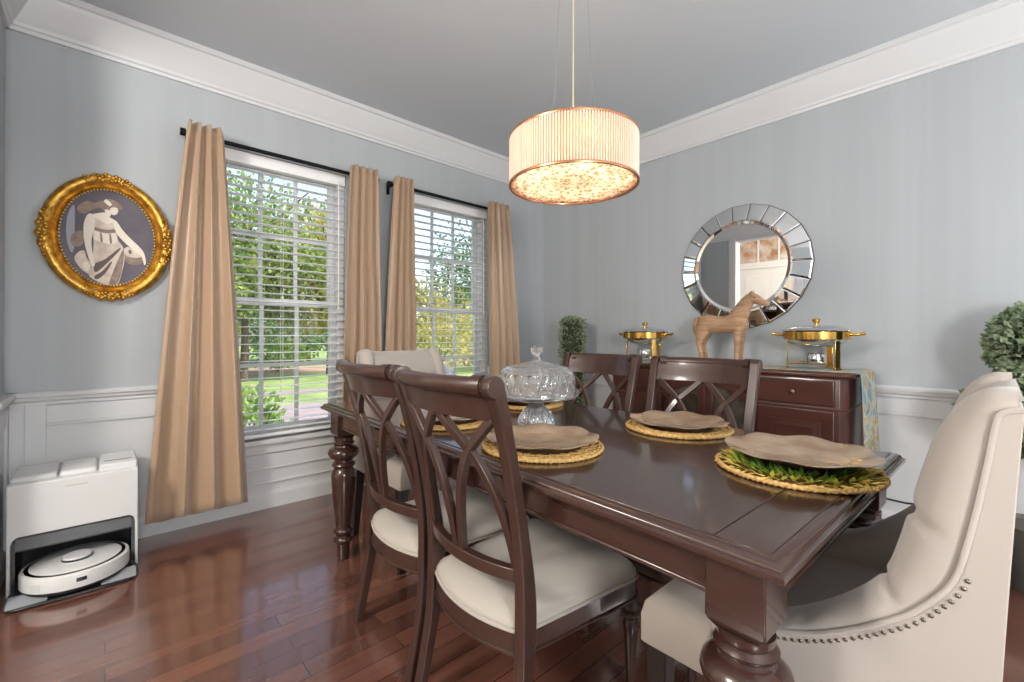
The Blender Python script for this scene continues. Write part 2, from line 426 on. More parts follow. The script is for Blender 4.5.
# ------------------------------------------------------------------ windows and blinds
for k, (a, b) in enumerate(WIN):
    pos = ('left', 'right')[k]
    r = thing('window_%d' % (k + 1), ('white double hung window between the first pair of tan curtains, road and trees outside',
              'white double hung window between the second pair of curtains, nearer the room corner')[k], 'window', (a, W, WZ0), kind='structure')
    w = b - a; h = WZ1 - WZ0; zm = 1.315 - WZ0
    fr = MB()
    for q in ((0, .045, 0, h), (w - .045, w, 0, h)): fr.box(q[0], q[1], .03, WT - .005, q[2], q[3])
    fr.box(.045, w - .045, .03, WT - .005, 0, .03).box(.045, w - .045, .03, WT - .005, h - .03, h)
    obj('frame', fr, TRIM, r, bevel=.003)
    for nm, z0, z1, y0 in (('upper_sash', zm - .02, h - .03, .1), ('lower_sash', .03, zm + .025, .068)):
        s = MB(); y1 = y0 + .03; x0, x1 = .045, w - .045; sw = .045
        s.box(x0, x0 + sw, y0, y1, z0, z1).box(x1 - sw, x1, y0, y1, z0, z1).box(x0 + sw, x1 - sw, y0, y1, z0, z0 + .045).box(x0 + sw, x1 - sw, y0, y1, z1 - .045, z1)
        gx = (x1 - x0 - 2 * sw) / 3
        for i in (1, 2): s.box(x0 + sw + gx * i - .012, x0 + sw + gx * i + .012, y0 + .006, y1 - .006, z0 + .045, z1 - .045)
        zc = (z0 + z1) / 2
        s.box(x0 + sw, x1 - sw, y0 + .0075, y1 - .0075, zc - .012, zc + .012)
        so = obj(nm, s, TRIM, r, bevel=.002)
        obj('pane', MB().box(x0 + sw, x1 - sw, y0 + .014, y0 + .016, z0 + .045, z1 - .045), PANE, so)
    obj('sill', MB().prism([(.03, -.006), (.03, -.03), (-.02, -.03), (-.03, -.085), (-.012, -.085), (-.012, -.09), (0, -.09), (0, -.03)], 'x', 0, 0.001) if False else
        MB().box(-.05, w + .05, -.05, .03, -.028, 0).box(-.03, w + .03, -.024, 0, -.09, -.028), TRIM, r, bevel=.006, seg=3)
    # blind
    bl = thing('window_blind', ('white horizontal slat blind in the left window, slats open',
               'white horizontal slat blind in the right window, slats open')[k], 'blind', (a + .006, W, WZ0), group='white blinds in the two windows')
    wb = w - .012
    obj('headrail', MB().box(0, wb, .0, .052, h - .075, h - .002), BLIND, bl, bevel=.004)
    s = MB(); z = .055; n = 0
    while z < h - .085:
        tl = -.001
        s.add([(0, .002, z - tl), (wb, .002, z - tl), (wb, .026, z + .003), (0, .026, z + .003), (wb, .05, z + tl), (0, .05, z + tl),
               (0, .002, z - tl + .0026), (wb, .002, z - tl + .0026), (wb, .026, z + .0056), (0, .026, z + .0056), (wb, .05, z + tl + .0026), (0, .05, z + tl + .0026)],
              [(0, 1, 2, 3), (3, 2, 4, 5), (6, 9, 8, 7), (9, 11, 10, 8), (0, 6, 7, 1), (5, 4, 10, 11), (0, 3, 9, 6), (3, 5, 11, 9), (1, 7, 8, 2), (2, 8, 10, 4)])
        z += .0545
    obj('slats', s, BLIND, bl)
    obj('bottom_rail', MB().box(0, wb, .006, .048, .012, .032), BLIND, bl, bevel=.004)
    c = MB()
    for x in (.1, wb / 2, wb - .1):
        for y in (.001, .051): c.tube([(x, y, .03), (x, y, h - .08)], .0011, 5)
    obj('ladder_cords', c, BLIND, bl)
    obj('tilt_wand', MB().tube([(wb - .05, -.008, h - .06), (wb - .05, -.01, h - .95)], .004, 6), BLIND, bl)

# ------------------------------------------------------------------ curtains and rods
RY = 3.055
for k, (x0, x1) in enumerate(((.314, 1.455), (1.555, 2.635))):
    rr = thing('curtain_rod', ('black curtain rod over the left window', 'black curtain rod over the right window')[k], 'curtain rod', (x0, RY, 2.228), group='curtain rods')
    L = x1 - x0
    obj('rod', MB().tube([(0, 0, 0), (L, 0, 0)], .0125, 12), BLACKM, rr, smooth=40)
    for x in (0, L):
        obj('end_cap', MB().tube([(x - .012, 0, 0), (x + .012, 0, 0)], .021, 14), BLACKM, rr, smooth=40)
    for x in (.03, L - .03):
        obj('bracket', MB().box(x - .008, x + .008, 0, W - RY - .004, -.008, .008).box(x - .012, x + .012, W - RY - .008, W - RY - .001, -.055, .02), BLACKM, rr, bevel=.002)


def curtain(tx0, tx1, bx0, bx1, n, ph, zb, label, amp=.03, back=0):
    def fn(u, v):
        z = 2.275 + (zb - 2.275) * v
        e = v ** .85
        xa = tx0 + (bx0 - tx0) * e; xb = tx1 + (bx1 - tx1) * e
        x = xa + (xb - xa) * u
        wv = sin(2 * pi * n * u + ph) + .16 * sin(2 * pi * n * 1.6 * u + ph * 1.7 + v * 1.5)
        A = amp * (.7 + .55 * v)
        x += .012 * sin(2 * pi * n * u + ph + 1.2) * (1 - .3 * v) * (1 if 0.04 < u < .96 else 0)
        y = RY - .058 - wv * A * .8 - .03 * v
        z2 = z + (.012 * sin(2 * pi * n * u + ph) if v > .98 else 0) + (.01 * cos(2 * pi * n * u + ph) if v < .02 else 0)
        return (x, y, z2)
    m = MB().grid(fn, 140, 44)
    o = obj('curtain', m, CURT, smooth=70)
    sd = o.modifiers.new('thick', 'SOLIDIFY'); sd.thickness = .003
    return tag(o, label, 'curtain', 'tan satin curtain panels')


curtain(.335, .493, .150, .620, 3.5, .6, .12, 'tan satin curtain panel flaring to the floor left of the left window', .034)
curtain(1.238, 1.432, 1.15, 1.455, 4, 1.9, .075, 'tan satin curtain panel right of the left window, falling behind the far chair')
curtain(1.572, 1.722, 1.44, 1.745, 4, 3.4, .075, 'tan satin curtain panel left of the right window, beside the wall gap')
curtain(2.455, 2.69, 2.45, 2.86, 4, 2.2, .075, 'tan satin curtain panel nearest the room corner, right of the right window')

# ------------------------------------------------------------------ oval picture
pr = thing('framed_picture', 'oval ornate gold frame holding a print of a draped woman with a flower basket', 'picture', (.013, W, 1.605))
SX, SZ = .254, .318


def oval(r_add, a):
    return ((SX + r_add) * cos(a), (SZ + r_add) * sin(a))


def orn(a):
    o = 0
    for c in (0, pi / 2, pi, 3 * pi / 2):
        d = (a - c + pi) % (2 * pi) - pi
        o += math.exp(-(d / .26) ** 2)
    return o


mb = MB(); segs = 160; rings = []
prof = [(0, 0), (.004, .018), (-.004, .034), (-.018, .043), (-.032, .04), (-.044, .03), (-.05, .022), (-.056, .026), (-.062, .02), (-.066, .01), (-.066, 0)]
for j in range(segs):
    a = 2 * pi * j / segs; q = orn(a); ring = []
    for i, (d, hgt) in enumerate(prof):
        wob = (.009 + .006 * sin(a * 40)) * q if i in (1, 2, 3) else 0
        hh = hgt + (.012 * q * (1 + .5 * sin(a * 56)) if i in (2, 3, 4) else 0)
        x, z = oval(d + (wob if i < 3 else 0) + (.006 * q if i == 0 else 0), a)
        ring.append((x, -hh, z))
    rings.append(ring)
rings.append(rings[0])
mb.loft(rings, cap=False, closed=True)
fo = obj('frame', mb, ANTIQ, pr, smooth=50)
for c in (0, pi / 2, pi, 3 * pi / 2):
    orn_mb = MB()
    for i in range(-7, 8):
        a = c + i * .055
        for lay, dr_ in ((0, -.006), (1, -.024)):
            x, z = oval(dr_ + .006 * sin(i * 2.1 + lay), a)
            orn_mb.ball((x, -.043 - .006 * cos(i * .4), z), (.011 - abs(i) * .0006, .009, .010), 8, 6)
    obj('carved_ornament', orn_mb, ANTIQ, fo, smooth=60)
bd = MB()
for j in range(90):
    a = 2 * pi * j / 90; x, z = oval(-.0695, a)
    bd.ball((x, -.014, z), .0052, 6, 5)
obj('beading', bd, mat('pale_gold', srgb(232, 200, 120), .3, .8), fo, smooth=60)
obj('print', MB().loft([[(oval(-.06, 2 * pi * j / 80)[0], -.006, oval(-.06, 2 * pi * j / 80)[1]) for j in range(80)],
                        [(oval(-.06, 2 * pi * j / 80)[0], -.001, oval(-.06, 2 * pi * j / 80)[1]) for j in range(80)]]),
    mat('print_ground', srgb(82, 76, 86), .5, noise=((6, 6, 6), srgb(98, 92, 102))), pr)
# figure: flat print layers
CREAM = mat('print_cream', srgb(216, 204, 190), .55, noise=((22, 5, 22), srgb(190, 172, 156)))
MID = mat('print_brown', srgb(152, 132, 120), .55, noise=((30, 5, 30), srgb(120, 100, 92)))
PALE = mat('print_pale', srgb(228, 218, 204), .55)
BLUEG = mat('print_sky', srgb(150, 152, 164), .55)


def smoothp(P, k=4):
    out = []; n = len(P)
    for i in range(n):
        p0, p1, p2, p3 = P[i - 1], P[i], P[(i + 1) % n], P[(i + 2) % n]
        for j in range(k):
            u = j / k
            out.append(tuple(.5 * (2 * p1[d] + (p2[d] - p0[d]) * u + (2 * p0[d] - 5 * p1[d] + 4 * p2[d] - p3[d]) * u * u + (3 * p1[d] - p0[d] - 3 * p2[d] + p3[d]) * u ** 3) for d in (0, 1)))
    return out


def shape(name, m, dy, pts):
    P = smoothp([((x - 372) * .00078, (332 - y) * .00103) for x, y in pts])
    return obj(name, MB().prism(P, 'y', -dy, -.005), m, pr)


DKB = mat('print_dark', srgb(96, 82, 80), .55)
shape('print_sky', BLUEG, .0064, [(168, 300), (178, 230), (205, 190), (207, 300), (204, 400), (190, 420), (172, 370)])
shape('print_cloud', MID, .0066, [(222, 190), (262, 160), (300, 165), (330, 150), (336, 178), (290, 200), (250, 225), (222, 215)])
shape('print_rock', MID, .0066, [(190, 340), (222, 312), (248, 320), (246, 372), (214, 392), (192, 380)])
shape('print_flowers', CREAM, .0067, [(205, 450), (226, 415), (252, 408), (262, 440), (290, 480), (282, 520), (255, 512), (232, 492)])
shape('print_petals', PALE, .0069, [(245, 470), (262, 458), (280, 480), (268, 508), (248, 496)])
shape('print_skirt', CREAM, .007, [(300, 296), (350, 300), (402, 296), (418, 340), (442, 372), (450, 430), (436, 500), (412, 566), (350, 568), (300, 548), (272, 520), (288, 450), (296, 380)])
shape('print_drapery', MID, .0072, [(446, 380), (440, 470), (414, 560), (372, 566), (392, 500), (420, 430)])
shape('print_fold', DKB, .0073, [(300, 470), (352, 440), (420, 380), (424, 390), (360, 462), (306, 510)])
shape('print_fold', DKB, .0073, [(300, 530), (340, 500), (380, 452), (384, 460), (350, 516), (312, 545)])
shape('print_bodice', CREAM, .0072, [(300, 236), (330, 250), (362, 262), (392, 250), (404, 262), (400, 292), (350, 300), (302, 292), (296, 262)])
shape('print_belt', MID, .0074, [(300, 284), (350, 292), (402, 284), (402, 300), (350, 308), (300, 300)])
shape('print_tunic', PALE, .0072, [(300, 304), (330, 310), (372, 312), (400, 304), (410, 345), (380, 362), (340, 358), (318, 352), (296, 345)])
shape('print_fold', MID, .0074, [(326, 312), (334, 312), (340, 352), (330, 354)])
shape('print_fold', MID, .0074, [(372, 314), (380, 313), (386, 354), (376, 356)])
shape('print_torso', PALE, .0071, [(286, 226), (320, 212), (352, 206), (366, 222), (396, 236), (408, 252), (392, 262), (362, 268), (330, 258), (298, 250)])
shape('print_arm', PALE, .0076, [(268, 226), (290, 222), (302, 250), (298, 300), (286, 350), (290, 410), (302, 468), (292, 484), (276, 452), (258, 392), (248, 330), (250, 270)])
shape('print_arm', PALE, .0076, [(392, 238), (412, 246), (440, 284), (480, 322), (528, 362), (552, 392), (562, 440), (552, 452), (538, 410), (500, 384), (450, 346), (410, 306), (396, 270)])
shape('print_neck', PALE, .0074, [(352, 190), (376, 192), (380, 214), (362, 232), (340, 222), (350, 206)])
shape('print_hair', MID, .0073, [(322, 168), (340, 146), (372, 134), (410, 140), (436, 162), (432, 180), (408, 176), (380, 184), (360, 196), (336, 192)])
shape('print_face', PALE, .0077, [(378, 180), (400, 172), (414, 178), (416, 192), (408, 206), (392, 212), (378, 202)])
shape('print_garland', PALE, .0078, [(346, 150), (356, 138), (372, 146), (384, 158), (376, 170), (362, 164)])
shape('print_basket', MID, .0070, [(452, 412), (500, 420), (544, 414), (536, 446), (500, 458), (462, 448)])
shape('print_blooms', CREAM, .0072, [(444, 386), (466, 366), (490, 376), (520, 380), (540, 398), (530, 416), (490, 420), (456, 412)])
shape('print_bloom', DKB, .0074, [(470, 384), (484, 384), (486, 398), (474, 402)])

# ------------------------------------------------------------------ robot vacuum and dock
dk = thing('vacuum_dock', 'white and black robot vacuum charging dock against the wainscot in the left corner', 'vacuum dock', (-.094, 2.78, 0))
Wd = .211
mb = MB()
arch = [(-Wd, 0), (-Wd, .465), (Wd, .465), (Wd, 0), (Wd - .012, 0), (Wd - .012, .21), (Wd - .017, .23), (Wd - .03, .243), (-Wd + .03, .243), (-Wd + .017, .23), (-Wd + .012, .21), (-Wd + .012, 0)]
mb.prism(arch[:], 'y', 0, .31)
shell = obj('shell', mb, WHITE, dk, bevel=.006, seg=3)
for i, (a, b) in enumerate(((-.208, -.065), (-.058, .066), (.073, .208))):
    t = MB().box(a, b, .05 if i < 2 else .035, .30, .455, .486 if i < 2 else .494)
    lid = obj('tank_lid', t, WHITE, dk, bevel=.014 if i < 2 else .006, seg=3)
    if i == 2: obj('grip_slot', MB().box(.09, .19, .10, .112, .491, .4946), DARKP, lid)
obj('cavity_liner', MB().box(-Wd + .015, Wd - .015, .24, .3, .0, .241).box(-Wd + .013, -Wd + .025, .01, .24, 0, .22).box(Wd - .025, Wd - .013, .01, .24, 0, .22), DARKP, dk)
obj('front_valance', MB().prism([(-Wd + .018, .241), (Wd - .018, .241), (Wd - .014, .175), (-Wd + .014, .175)], 'y', .012, .05), GREYP, dk, bevel=.01)
rp_ = []
for j in range(17):
    a = pi + pi * j / 16
    rp_.append((.2 * cos(a) * 1.03, -.06 + .11 * sin(a)))
poly = [(-.206, .2)] + [(-.206, -.1)] + [(-.206 + .04 * (1 - cos(t)), -.1 - .065 * sin(t)) for t in (.4, .8, 1.2, 1.57)] + [(.206 - .04 * (1 - cos(t)), -.1 - .065 * sin(t)) for t in (1.57, 1.2, .8, .4)] + [(.206, -.1), (.206, .2)]
obj('ramp_base', MB().prism(poly, 'z', 0.0, .012), DARKP, dk, bevel=.004)
for a, b in ((-.2, -.08), (.08, .2)):
    obj('ramp_plate', MB().prism([(-.155, .0125), (-.06, .0125), (-.06, .026), (-.08, .026)], 'x', a, b), mat('ramp_grey', srgb(150, 154, 160), .25), dk, bevel=.003)
obj('brand_mark', MB().box(-.035, .035, -.0007, .001, .428, .433), mat('mark_grey', srgb(190, 190, 190), .4), shell)

rb = thing('robot_vacuum', 'round white robot vacuum docked on the black ramp', 'robot vacuum', (-.092, 2.785, .012))
R = .178
obj('chassis', MB().lathe([(R - .02, .006), (R - .006, .012), (R - .004, .024)], 64), DARKP, rb, smooth=40)
obj('body', MB().lathe([(R - .004, .022), (R, .026), (R, .074), (R - .003, .082), (R - .012, .086), (.0, .088)], 72), WHITE, rb, smooth=35)
lt = obj('lidar_turret', MB().lathe([(.052, .086), (.05, .1), (.046, .106), (0, .107)], 40), LIDAR, rb, smooth=40)
obj('turret_band', MB().lathe([(.0515, .0905), (.0515, .0985), (.049, .0985), (.049, .0905)], 40), DARKP, lt, smooth=40)
def arcpanel(a0, a1, z0, z1, r):
    ri, ro = [], []
    n = 10; q = MB()
    rings = []
    for i in range(n + 1):
        a = a0 + (a1 - a0) * i / n
        rings.append([((r - .004) * cos(a), (r - .004) * sin(a), z0), (r * cos(a), r * sin(a), z0), (r * cos(a), r * sin(a), z1), ((r - .004) * cos(a), (r - .004) * sin(a), z1)])
    return q.loft(rings)
obj('camera_window', arcpanel(-pi / 2 + .02, -pi / 2 + .2, .05, .066, R + .0012), DARKP, rb)
obj('vent_grille', arcpanel(-pi / 2 - .85, -pi / 2 - .62, .034, .062, R + .001), LIDAR, rb)
obj('top_seam', MB().lathe([(R - .013, .0862), (R - .0135, .0868), (R - .0142, .0862)], 72), LIDAR, rb)

# ------------------------------------------------------------------ chandelier
CX, CY = 1.334, 1.111
ch = thing('chandelier', 'round drum chandelier of glowing crystal strands hanging over the table', 'chandelier', (CX, CY, 0))
z0, z1, RC = 1.682, 1.856, .246
obj('canopy', MB().lathe([(.0, ZC - .001), (.065, ZC - .001), (.068, ZC - .02), (.06, ZC - .026), (0, ZC - .028)], 32), ROSE, ch, smooth=40)
for a in (.7, 2.8, 4.9):
    obj('cable', MB().tube([(.045 * cos(a), .045 * sin(a), ZC - .02), (.09 * cos(a), .09 * sin(a), z1)], .0011, 6), STEEL, ch)
obj('cord', MB().tube([(.0, 0, ZC - .02), (.0, 0, z1 - .02)], .0028, 8), mat('clear_cord', srgb(196, 186, 150), .3), ch)
for zz, nm in ((z1, 'upper_ring'), (z0, 'lower_ring')):
    obj(nm, MB().lathe([(RC - .006, zz - .004), (RC + .002, zz - .004), (RC + .003, zz), (RC + .002, zz + .004), (RC - .006, zz + .004)], 96, cap=False), ROSE, ch, smooth=50)
sp_ = MB()
for j in range(6):
    a = 2 * pi * j / 6
    sp_.tube([(0, 0, z1 - .004), ((RC - .003) * cos(a), (RC - .003) * sin(a), z1 - .004)], .004, 6)
sp_.lathe([(.001, z1 - .012), (.05, z1 - .012), (.05, z1 + .002), (.001, z1 + .004)], 24).lathe([(.12, z1 - .008), (.14, z1 - .008), (.14, z1 - .003), (.12, z1 - .003), (.12, z1 - .008)], 32, cap=False)
obj('spider_arms', sp_, STEEL, ch, smooth=50)
st = MB()
NS = 150
for j in range(NS):
    a = 2 * pi * j / NS
    x, y = (RC - .002) * cos(a), (RC - .002) * sin(a)
    st.tube([(x, y, z0 + .003), (x, y, z1 - .003)], .0033, 6)
so = obj('crystal_strands', st, STRAND, ch, smooth=60); so['kind'] = 'stuff'
obj('inner_drum', MB().lathe([(RC - .012, z0 + .004), (RC - .012, z1 - .004)], 96, cap=False), DRUM, ch, smooth=60)
def dif(u, v):
    r = .001 + (RC - .012) * v; a = 2 * pi * u
    return (r * cos(a), r * sin(a), z0 + .006 + .004 * sin(r * 150) + .003 * sin(a * 30) * v)
obj('bead_diffuser', MB().grid(dif, 96, 40, wrap=True), BEADS, ch, smooth=60)
BULB = mat('bulb_glow', (1, .86, .68, 1), .4, emit=((1, .8, .56, 1), 12))
for j in range(5):
    a = 2 * pi * j / 5 + .3
    b = obj('bulb', MB().ball((.13 * cos(a), .13 * sin(a), z0 + .085), (.016, .016, .028), 12, 8), BULB, ch, smooth=60)
    obj('socket', MB().lathe([(.01, z0 + .11), (.01, z1 - .003)], 12, (.13 * cos(a), .13 * sin(a), 0)), STEEL, b, smooth=40)

# ------------------------------------------------------------------ dining table
TR = -.0295
T0 = Vector((.728, .208, 0)); TW, TL = .985, 2.066
TH = .764
tb = thing('dining_table', 'large dark mahogany dining table with breadboard ends and turned legs', 'table', T0, TR)


def rrect(x0, x1, y0, y1, z): return [(x0, y0, z), (x1, y0, z), (x1, y1, z), (x0, y1, z)]


mb = MB()
rings = []
for ins, z in ((.006, .733), (.001, .736), (0, .741), (.001, .746), (.006, .749), (.008, .750), (.0085, .7525), (.011, .757), (.018, .7608), (.028, .7618)):
    rings.append(rrect(ins, TW - ins, ins, TL - ins, z))
mb.loft(rings)
top = obj('tabletop', mb, WOOD, tb, smooth=40)
for a, b, nm in ((.029, .116, 'end_board'), (.1185, TL - .1185, 'centre_board'), (TL - .116, TL - .029, 'end_board')):
    obj(nm, MB().box(.029, TW - .029, a, b, .7612, TH), WOOD, top, bevel=.0012)
ap = MB(); i0 = .05
for (a, b, c, d) in ((i0, i0 + .022, .1, TL - .1), (TW - i0 - .022, TW - i0, .1, TL - .1)): ap.box(a, b, c, d, .655, .735)
for (a, b) in ((i0, i0 + .022), (TL - i0 - .022, TL - i0)): ap.box(.1, TW - .1, a, b, .655, .735)
apo = obj('apron', ap, WOOD, tb)
bd = MB()
for x in (i0 - .006, TW - i0 - .022 - .002): bd.box(x, x + .03, .13, TL - .13, .65, .661)
for y in (i0 - .006, TL - i0 - .024): bd.box(.13, TW - .13, y, y + .03, .65, .661)
obj('apron_bead', bd, WOOD, apo, bevel=.004, seg=3)
LEG = [(0, 0), (.026, 0), (.029, .012), (.031, .075), (.034, .085), (.044, .09), (.047, .1), (.043, .109), (.034, .114), (.036, .128), (.045, .134), (.047, .143), (.043, .15), (.036, .156),
       (.038, .19), (.046, .26), (.053, .33), (.058, .385), (.058, .415), (.052, .437), (.043, .447), (.04, .452), (.052, .457), (.056, .465), (.052, .474), (.042, .479), (.043, .488), (.058, .497),
       (.07, .51), (.074, .524), (.07, .538), (.058, .549), (.046, .554), (.044, .562), (.05, .566), (.052, .573), (.047, .579), (.043, .582), (.046, .588), (.046, .6), (0, .6)]
for (x, y) in ((.035, .038), (TW - .035 - .098, .038), (.035, TL - .038 - .098), (TW - .133, TL - .136)):
    q = MB().lathe(LEG, 36, (x + .049, y + .049, 0))
    lo = obj('leg', q, WOOD, tb, smooth=50)
    k = .014
    bl = []
    for z, c in ((.585, .03), (.6, .012), (.612, .003), (.62, 0), (.735, 0)):
        bl.append(rrect(x + c, x + .098 - c, y + c, y + .098 - c, z))
    obj('leg_block', MB().loft(bl), WOOD, lo, bevel=.003)


def tpos(x, y):
    c, s = cos(TR), sin(TR)
    return (T0.x + x * c - y * s, T0.y + x * s + y * c)


# ------------------------------------------------------------------ cross-back chairs
# local frame: +x towards the table, y sideways, origin on the floor under the back posts at seat height
def interp(tab, z):
    for (a, b), (c, d) in zip(tab, tab[1:]):
        if z <= c:
            t = (z - a) / (c - a); t = max(0, min(1, t)); t = t * t * (3 - 2 * t) if False else t
            return b + (d - b) * t
    return tab[-1][1]


def smooth_tab(tab, z):
    # catmull-rom through table
    n = len(tab)
    for i in range(n - 1):
        if z <= tab[i + 1][0] or i == n - 2:
            p = [tab[max(i - 1, 0)][1], tab[i][1], tab[i + 1][1], tab[min(i + 2, n - 1)][1]]
            t = (z - tab[i][0]) / (tab[i + 1][0] - tab[i][0]); t = max(0, min(1, t))
            return .5 * (2 * p[1] + (p[2] - p[0]) * t + (2 * p[0] - 5 * p[1] + 4 * p[2] - p[3]) * t * t + (3 * p[1] - p[0] - 3 * p[2] + p[3]) * t ** 3)


LEAN = [(0, -.055), (.12, -.032), (.25, -.009), (.38, .002), (.5, 0), (.65, -.022), (.8, -.052), (.92, -.083), (1.0, -.106)]
SPLAY = [(0, .207), (.38, .203), (.6, .203), (1.0, .211)]


def bx(y, z, bulge=.044):
    w = smooth_tab(SPLAY, z)
    return smooth_tab(LEAN, z) - bulge * max(0, 1 - (y / w) ** 2)


def make_chair(label):
    t = thing('dining_chair', label, 'chair', (0, 0, 0), 0, 'cross-back dining chairs')
    for s in (-1, 1):
        zs = [i / 24 * .985 for i in range(25)]
        pts = [(smooth_tab(LEAN, z), s * smooth_tab(SPLAY, z), z) for z in zs]
        ds = [.03 + .016 * math.exp(-((z - .42) / .16) ** 2) + .006 * max(0, (z - .86) / .12) for z in zs]
        pm = MB().bar(pts, (0, 1, 0), .034, ds)
        yq = s * smooth_tab(SPLAY, .985); xq = smooth_tab(LEAN, .985) - .008
        pm.tube([(xq, yq - .0172, .984), (xq, yq + .0172, .984)], .0265, 20)
        obj('back_post', pm, CHAIRWOOD, t, bevel=.004)
    # crest panel
    def surf(z0, z1, dep, n=18, nz=6, yw=None, bulge=.044, off=0):
        rings = []
        for i in range(n + 1):
            f = -1 + 2 * i / n; ring = []
            for zz in [z0 + (z1 - z0) * k / nz for k in range(nz + 1)]:
                y = f * (smooth_tab(SPLAY, zz) - .014); ring.append((bx(y, zz, bulge) - dep / 2 + off, y, zz))
            for zz in [z1 - (z1 - z0) * k / nz for k in range(nz + 1)]:
                y = f * (smooth_tab(SPLAY, zz) - .014); ring.append((bx(y, zz, bulge) + dep / 2 + off, y, zz))
            rings.append(ring)
        return MB().loft(rings)
    cr = obj('crest_panel', surf(.903, .985, .02), CHAIRWOOD, t, bevel=.003)
    pts = []
    for i in range(25):
        y = (-1 + 2 * i / 24) * .196
        pts.append((bx(y, .986) - .01, y, .986))
    obj('crest_roll', MB().tube(pts, .021, 16), CHAIRWOOD, t, smooth=60)
    for s in (-1, 1):
        cp = [(bx(y, .986) - .01, s * y, .986) for y in (.168, .18, .193)]
        obj('crest_collar', MB().tube(cp, .0255, 16), CHAIRWOOD, cr, smooth=50)
    obj('back_rail', surf(.502, .537, .026), CHAIRWOOD, t, bevel=.003)
    # lattice: two crossings, four curved slats
    for s in (-1, 1):
        for (yt, yb) in ((.188, .012), (.012, .186)):
            yc, zc_, zt, zb = .1, .822, .908, .53
            pts = []
            for i in range(6):
                f = i / 6; pts.append((yt + (yc - yt) * f, zt + (zc_ - zt) * f))
            for i in range(15):
                f = i / 14
                p1 = (yb + (yc - yb) * .12, zc_ - .1)
                y = (1 - f) ** 2 * yc + 2 * f * (1 - f) * p1[0] + f * f * yb
                z = (1 - f) ** 2 * zc_ + 2 * f * (1 - f) * p1[1] + f * f * zb
                pts.append((y, z))
            P3 = [(bx(y, z), s * y, z) for y, z in pts]
            q = MB(); rings = []
            for i in range(len(P3)):
                a = Vector(P3[max(i - 1, 0)]); b = Vector(P3[min(i + 1, len(P3) - 1)]); tt = (b - a).normalized()
                nx = Vector((1, 0, 0)); nx = (nx - tt * nx.dot(tt)).normalized(); sd = tt.cross(nx)
                p = Vector(P3[i]); w_, d_ = .011, .009 + (.001 if yt > .1 else 0)
                rings.append([p - sd * w_ - nx * d_, p + sd * w_ - nx * d_, p + sd * w_ + nx * d_, p - sd * w_ + nx * d_])
            q.loft(rings)
            obj('lattice_slat', q, CHAIRWOOD, t, bevel=.002)
    # seat outline (rounded back bulging backwards, wider bowed front)
    def outline(gr, n=72):
        pts = []
        bw, fw_, fx = .196, .238, .455
        for i in range(17):                       # back edge, bowed backwards
            y = bw - 2 * bw * i / 16
            pts.append((-.004 - .046 * (1 - (y / bw) ** 2), y))
        for i in range(1, 9):
            f = i / 8; pts.append((fx * .9 * f, -(bw + (fw_ - bw) * f)))
        for i in range(1, 5):
            a = i / 4 * pi / 2; pts.append((fx * .9 + .05 * sin(a), -(fw_ - .05 * (1 - cos(a)))))
        for i in range(1, 8):
            y = -(fw_ - .05) + 2 * (fw_ - .05) * i / 8
            pts.append((fx * .9 + .05 + .02 * (1 - (y / fw_) ** 2), y))
        for i in range(4, -1, -1):
            a = i / 4 * pi / 2; pts.append((fx * .9 + .05 * sin(a), fw_ - .05 * (1 - cos(a))))
        for i in range(7, 0, -1):
            f = i / 8; pts.append((fx * .9 * f, bw + (fw_ - bw) * f))
        cx_ = .21
        out = []
        for x, y in pts:
            d = Vector((x - cx_, y)); L_ = d.length
            out.append((x + d.x / L_ * gr, y + d.y / L_ * gr))
        return out
    o0 = outline(0)
    def ring(g, z): return [(x, y, z) for x, y in outline(g)]
    fr = MB().loft([ring(-.006, .318), ring(0, .322), ring(0, .372), ring(-.004, .376)])
    fo_ = obj('seat_frame', fr, CHAIRWOOD, t, smooth=40)
    obj('frame_bead', MB().tube([(x, y, .322) for x, y in outline(.001)], .0045, 6, closed=True), CHAIRWOOD, fo_, smooth=60)
    ct = (.2, 0)
    rings = []
    for g, z in ((-.006, .374), (-.001, .384), (-.001, .392), (-.008, .402), (-.024, .416), (-.06, .43), (-.11, .438), (-.17, .441)):
        rings.append(ring(g, z))
    so_ = obj('seat', MB().loft(rings), SEATF, t, smooth=60)
    obj('welt', MB().tube([(x, y, .379) for x, y in outline(.0005)], .0048, 6, closed=True), SEATF, so_, smooth=60)
    TL_ = [(0, 0), (.014, 0), (.017, .006), (.014, .014), (.012, .03), (.015, .1), (.021, .2), (.023, .225), (.019, .235), (.017, .24), (.023, .245), (.025, .252), (.021, .259), (.018, .263), (.024, .27), (.027, .28), (.022, .292), (.02, .296), (.022, .325), (0, .325)]
    for s in (-1, 1):
        obj('front_leg', MB().lathe(TL_, 20, (.44, s * .206, 0)), CHAIRWOOD, t, smooth=50)
    return t


c0 = make_chair('dark cross-back wooden chair seen from behind, nearest the camera, cream seat pulled under the table')
c0.location = (.752, .972, 0); c0.rotation_euler = (0, 0, -.02)
dup(c0, (.772, 1.455, 0), -.02, 'dark cross-back wooden chair seen from behind beside the far turned table leg')
dup(c0, (1.765, .847, 0), pi + .02, 'dark cross-back wooden chair across the table in front of the carved horse')
dup(c0, (1.79, 1.392, 0), pi + .02, 'dark cross-back wooden chair across the table behind the glass cake stand')

# ------------------------------------------------------------------ upholstered host chairs (local +y forward)
PIPE = [(.395, .53), (.33, .543), (.254, .562), (.18, .600), (.103, .659), (.063, .705), (.042, .743), (.027, .807), (.012, .897), (.003, .962), (-.004, .988), (-.026, .996)]
CONT = [(.40, .50), (.335, .535), (.262, .573), (.19, .632), (.142, .68), (.122, .715), (.11, .757), (.1, .80), (.085, .87), (.066, .94), (.04, .992), (.008, 1.018), (-.026, 1.02)]
HW = .315


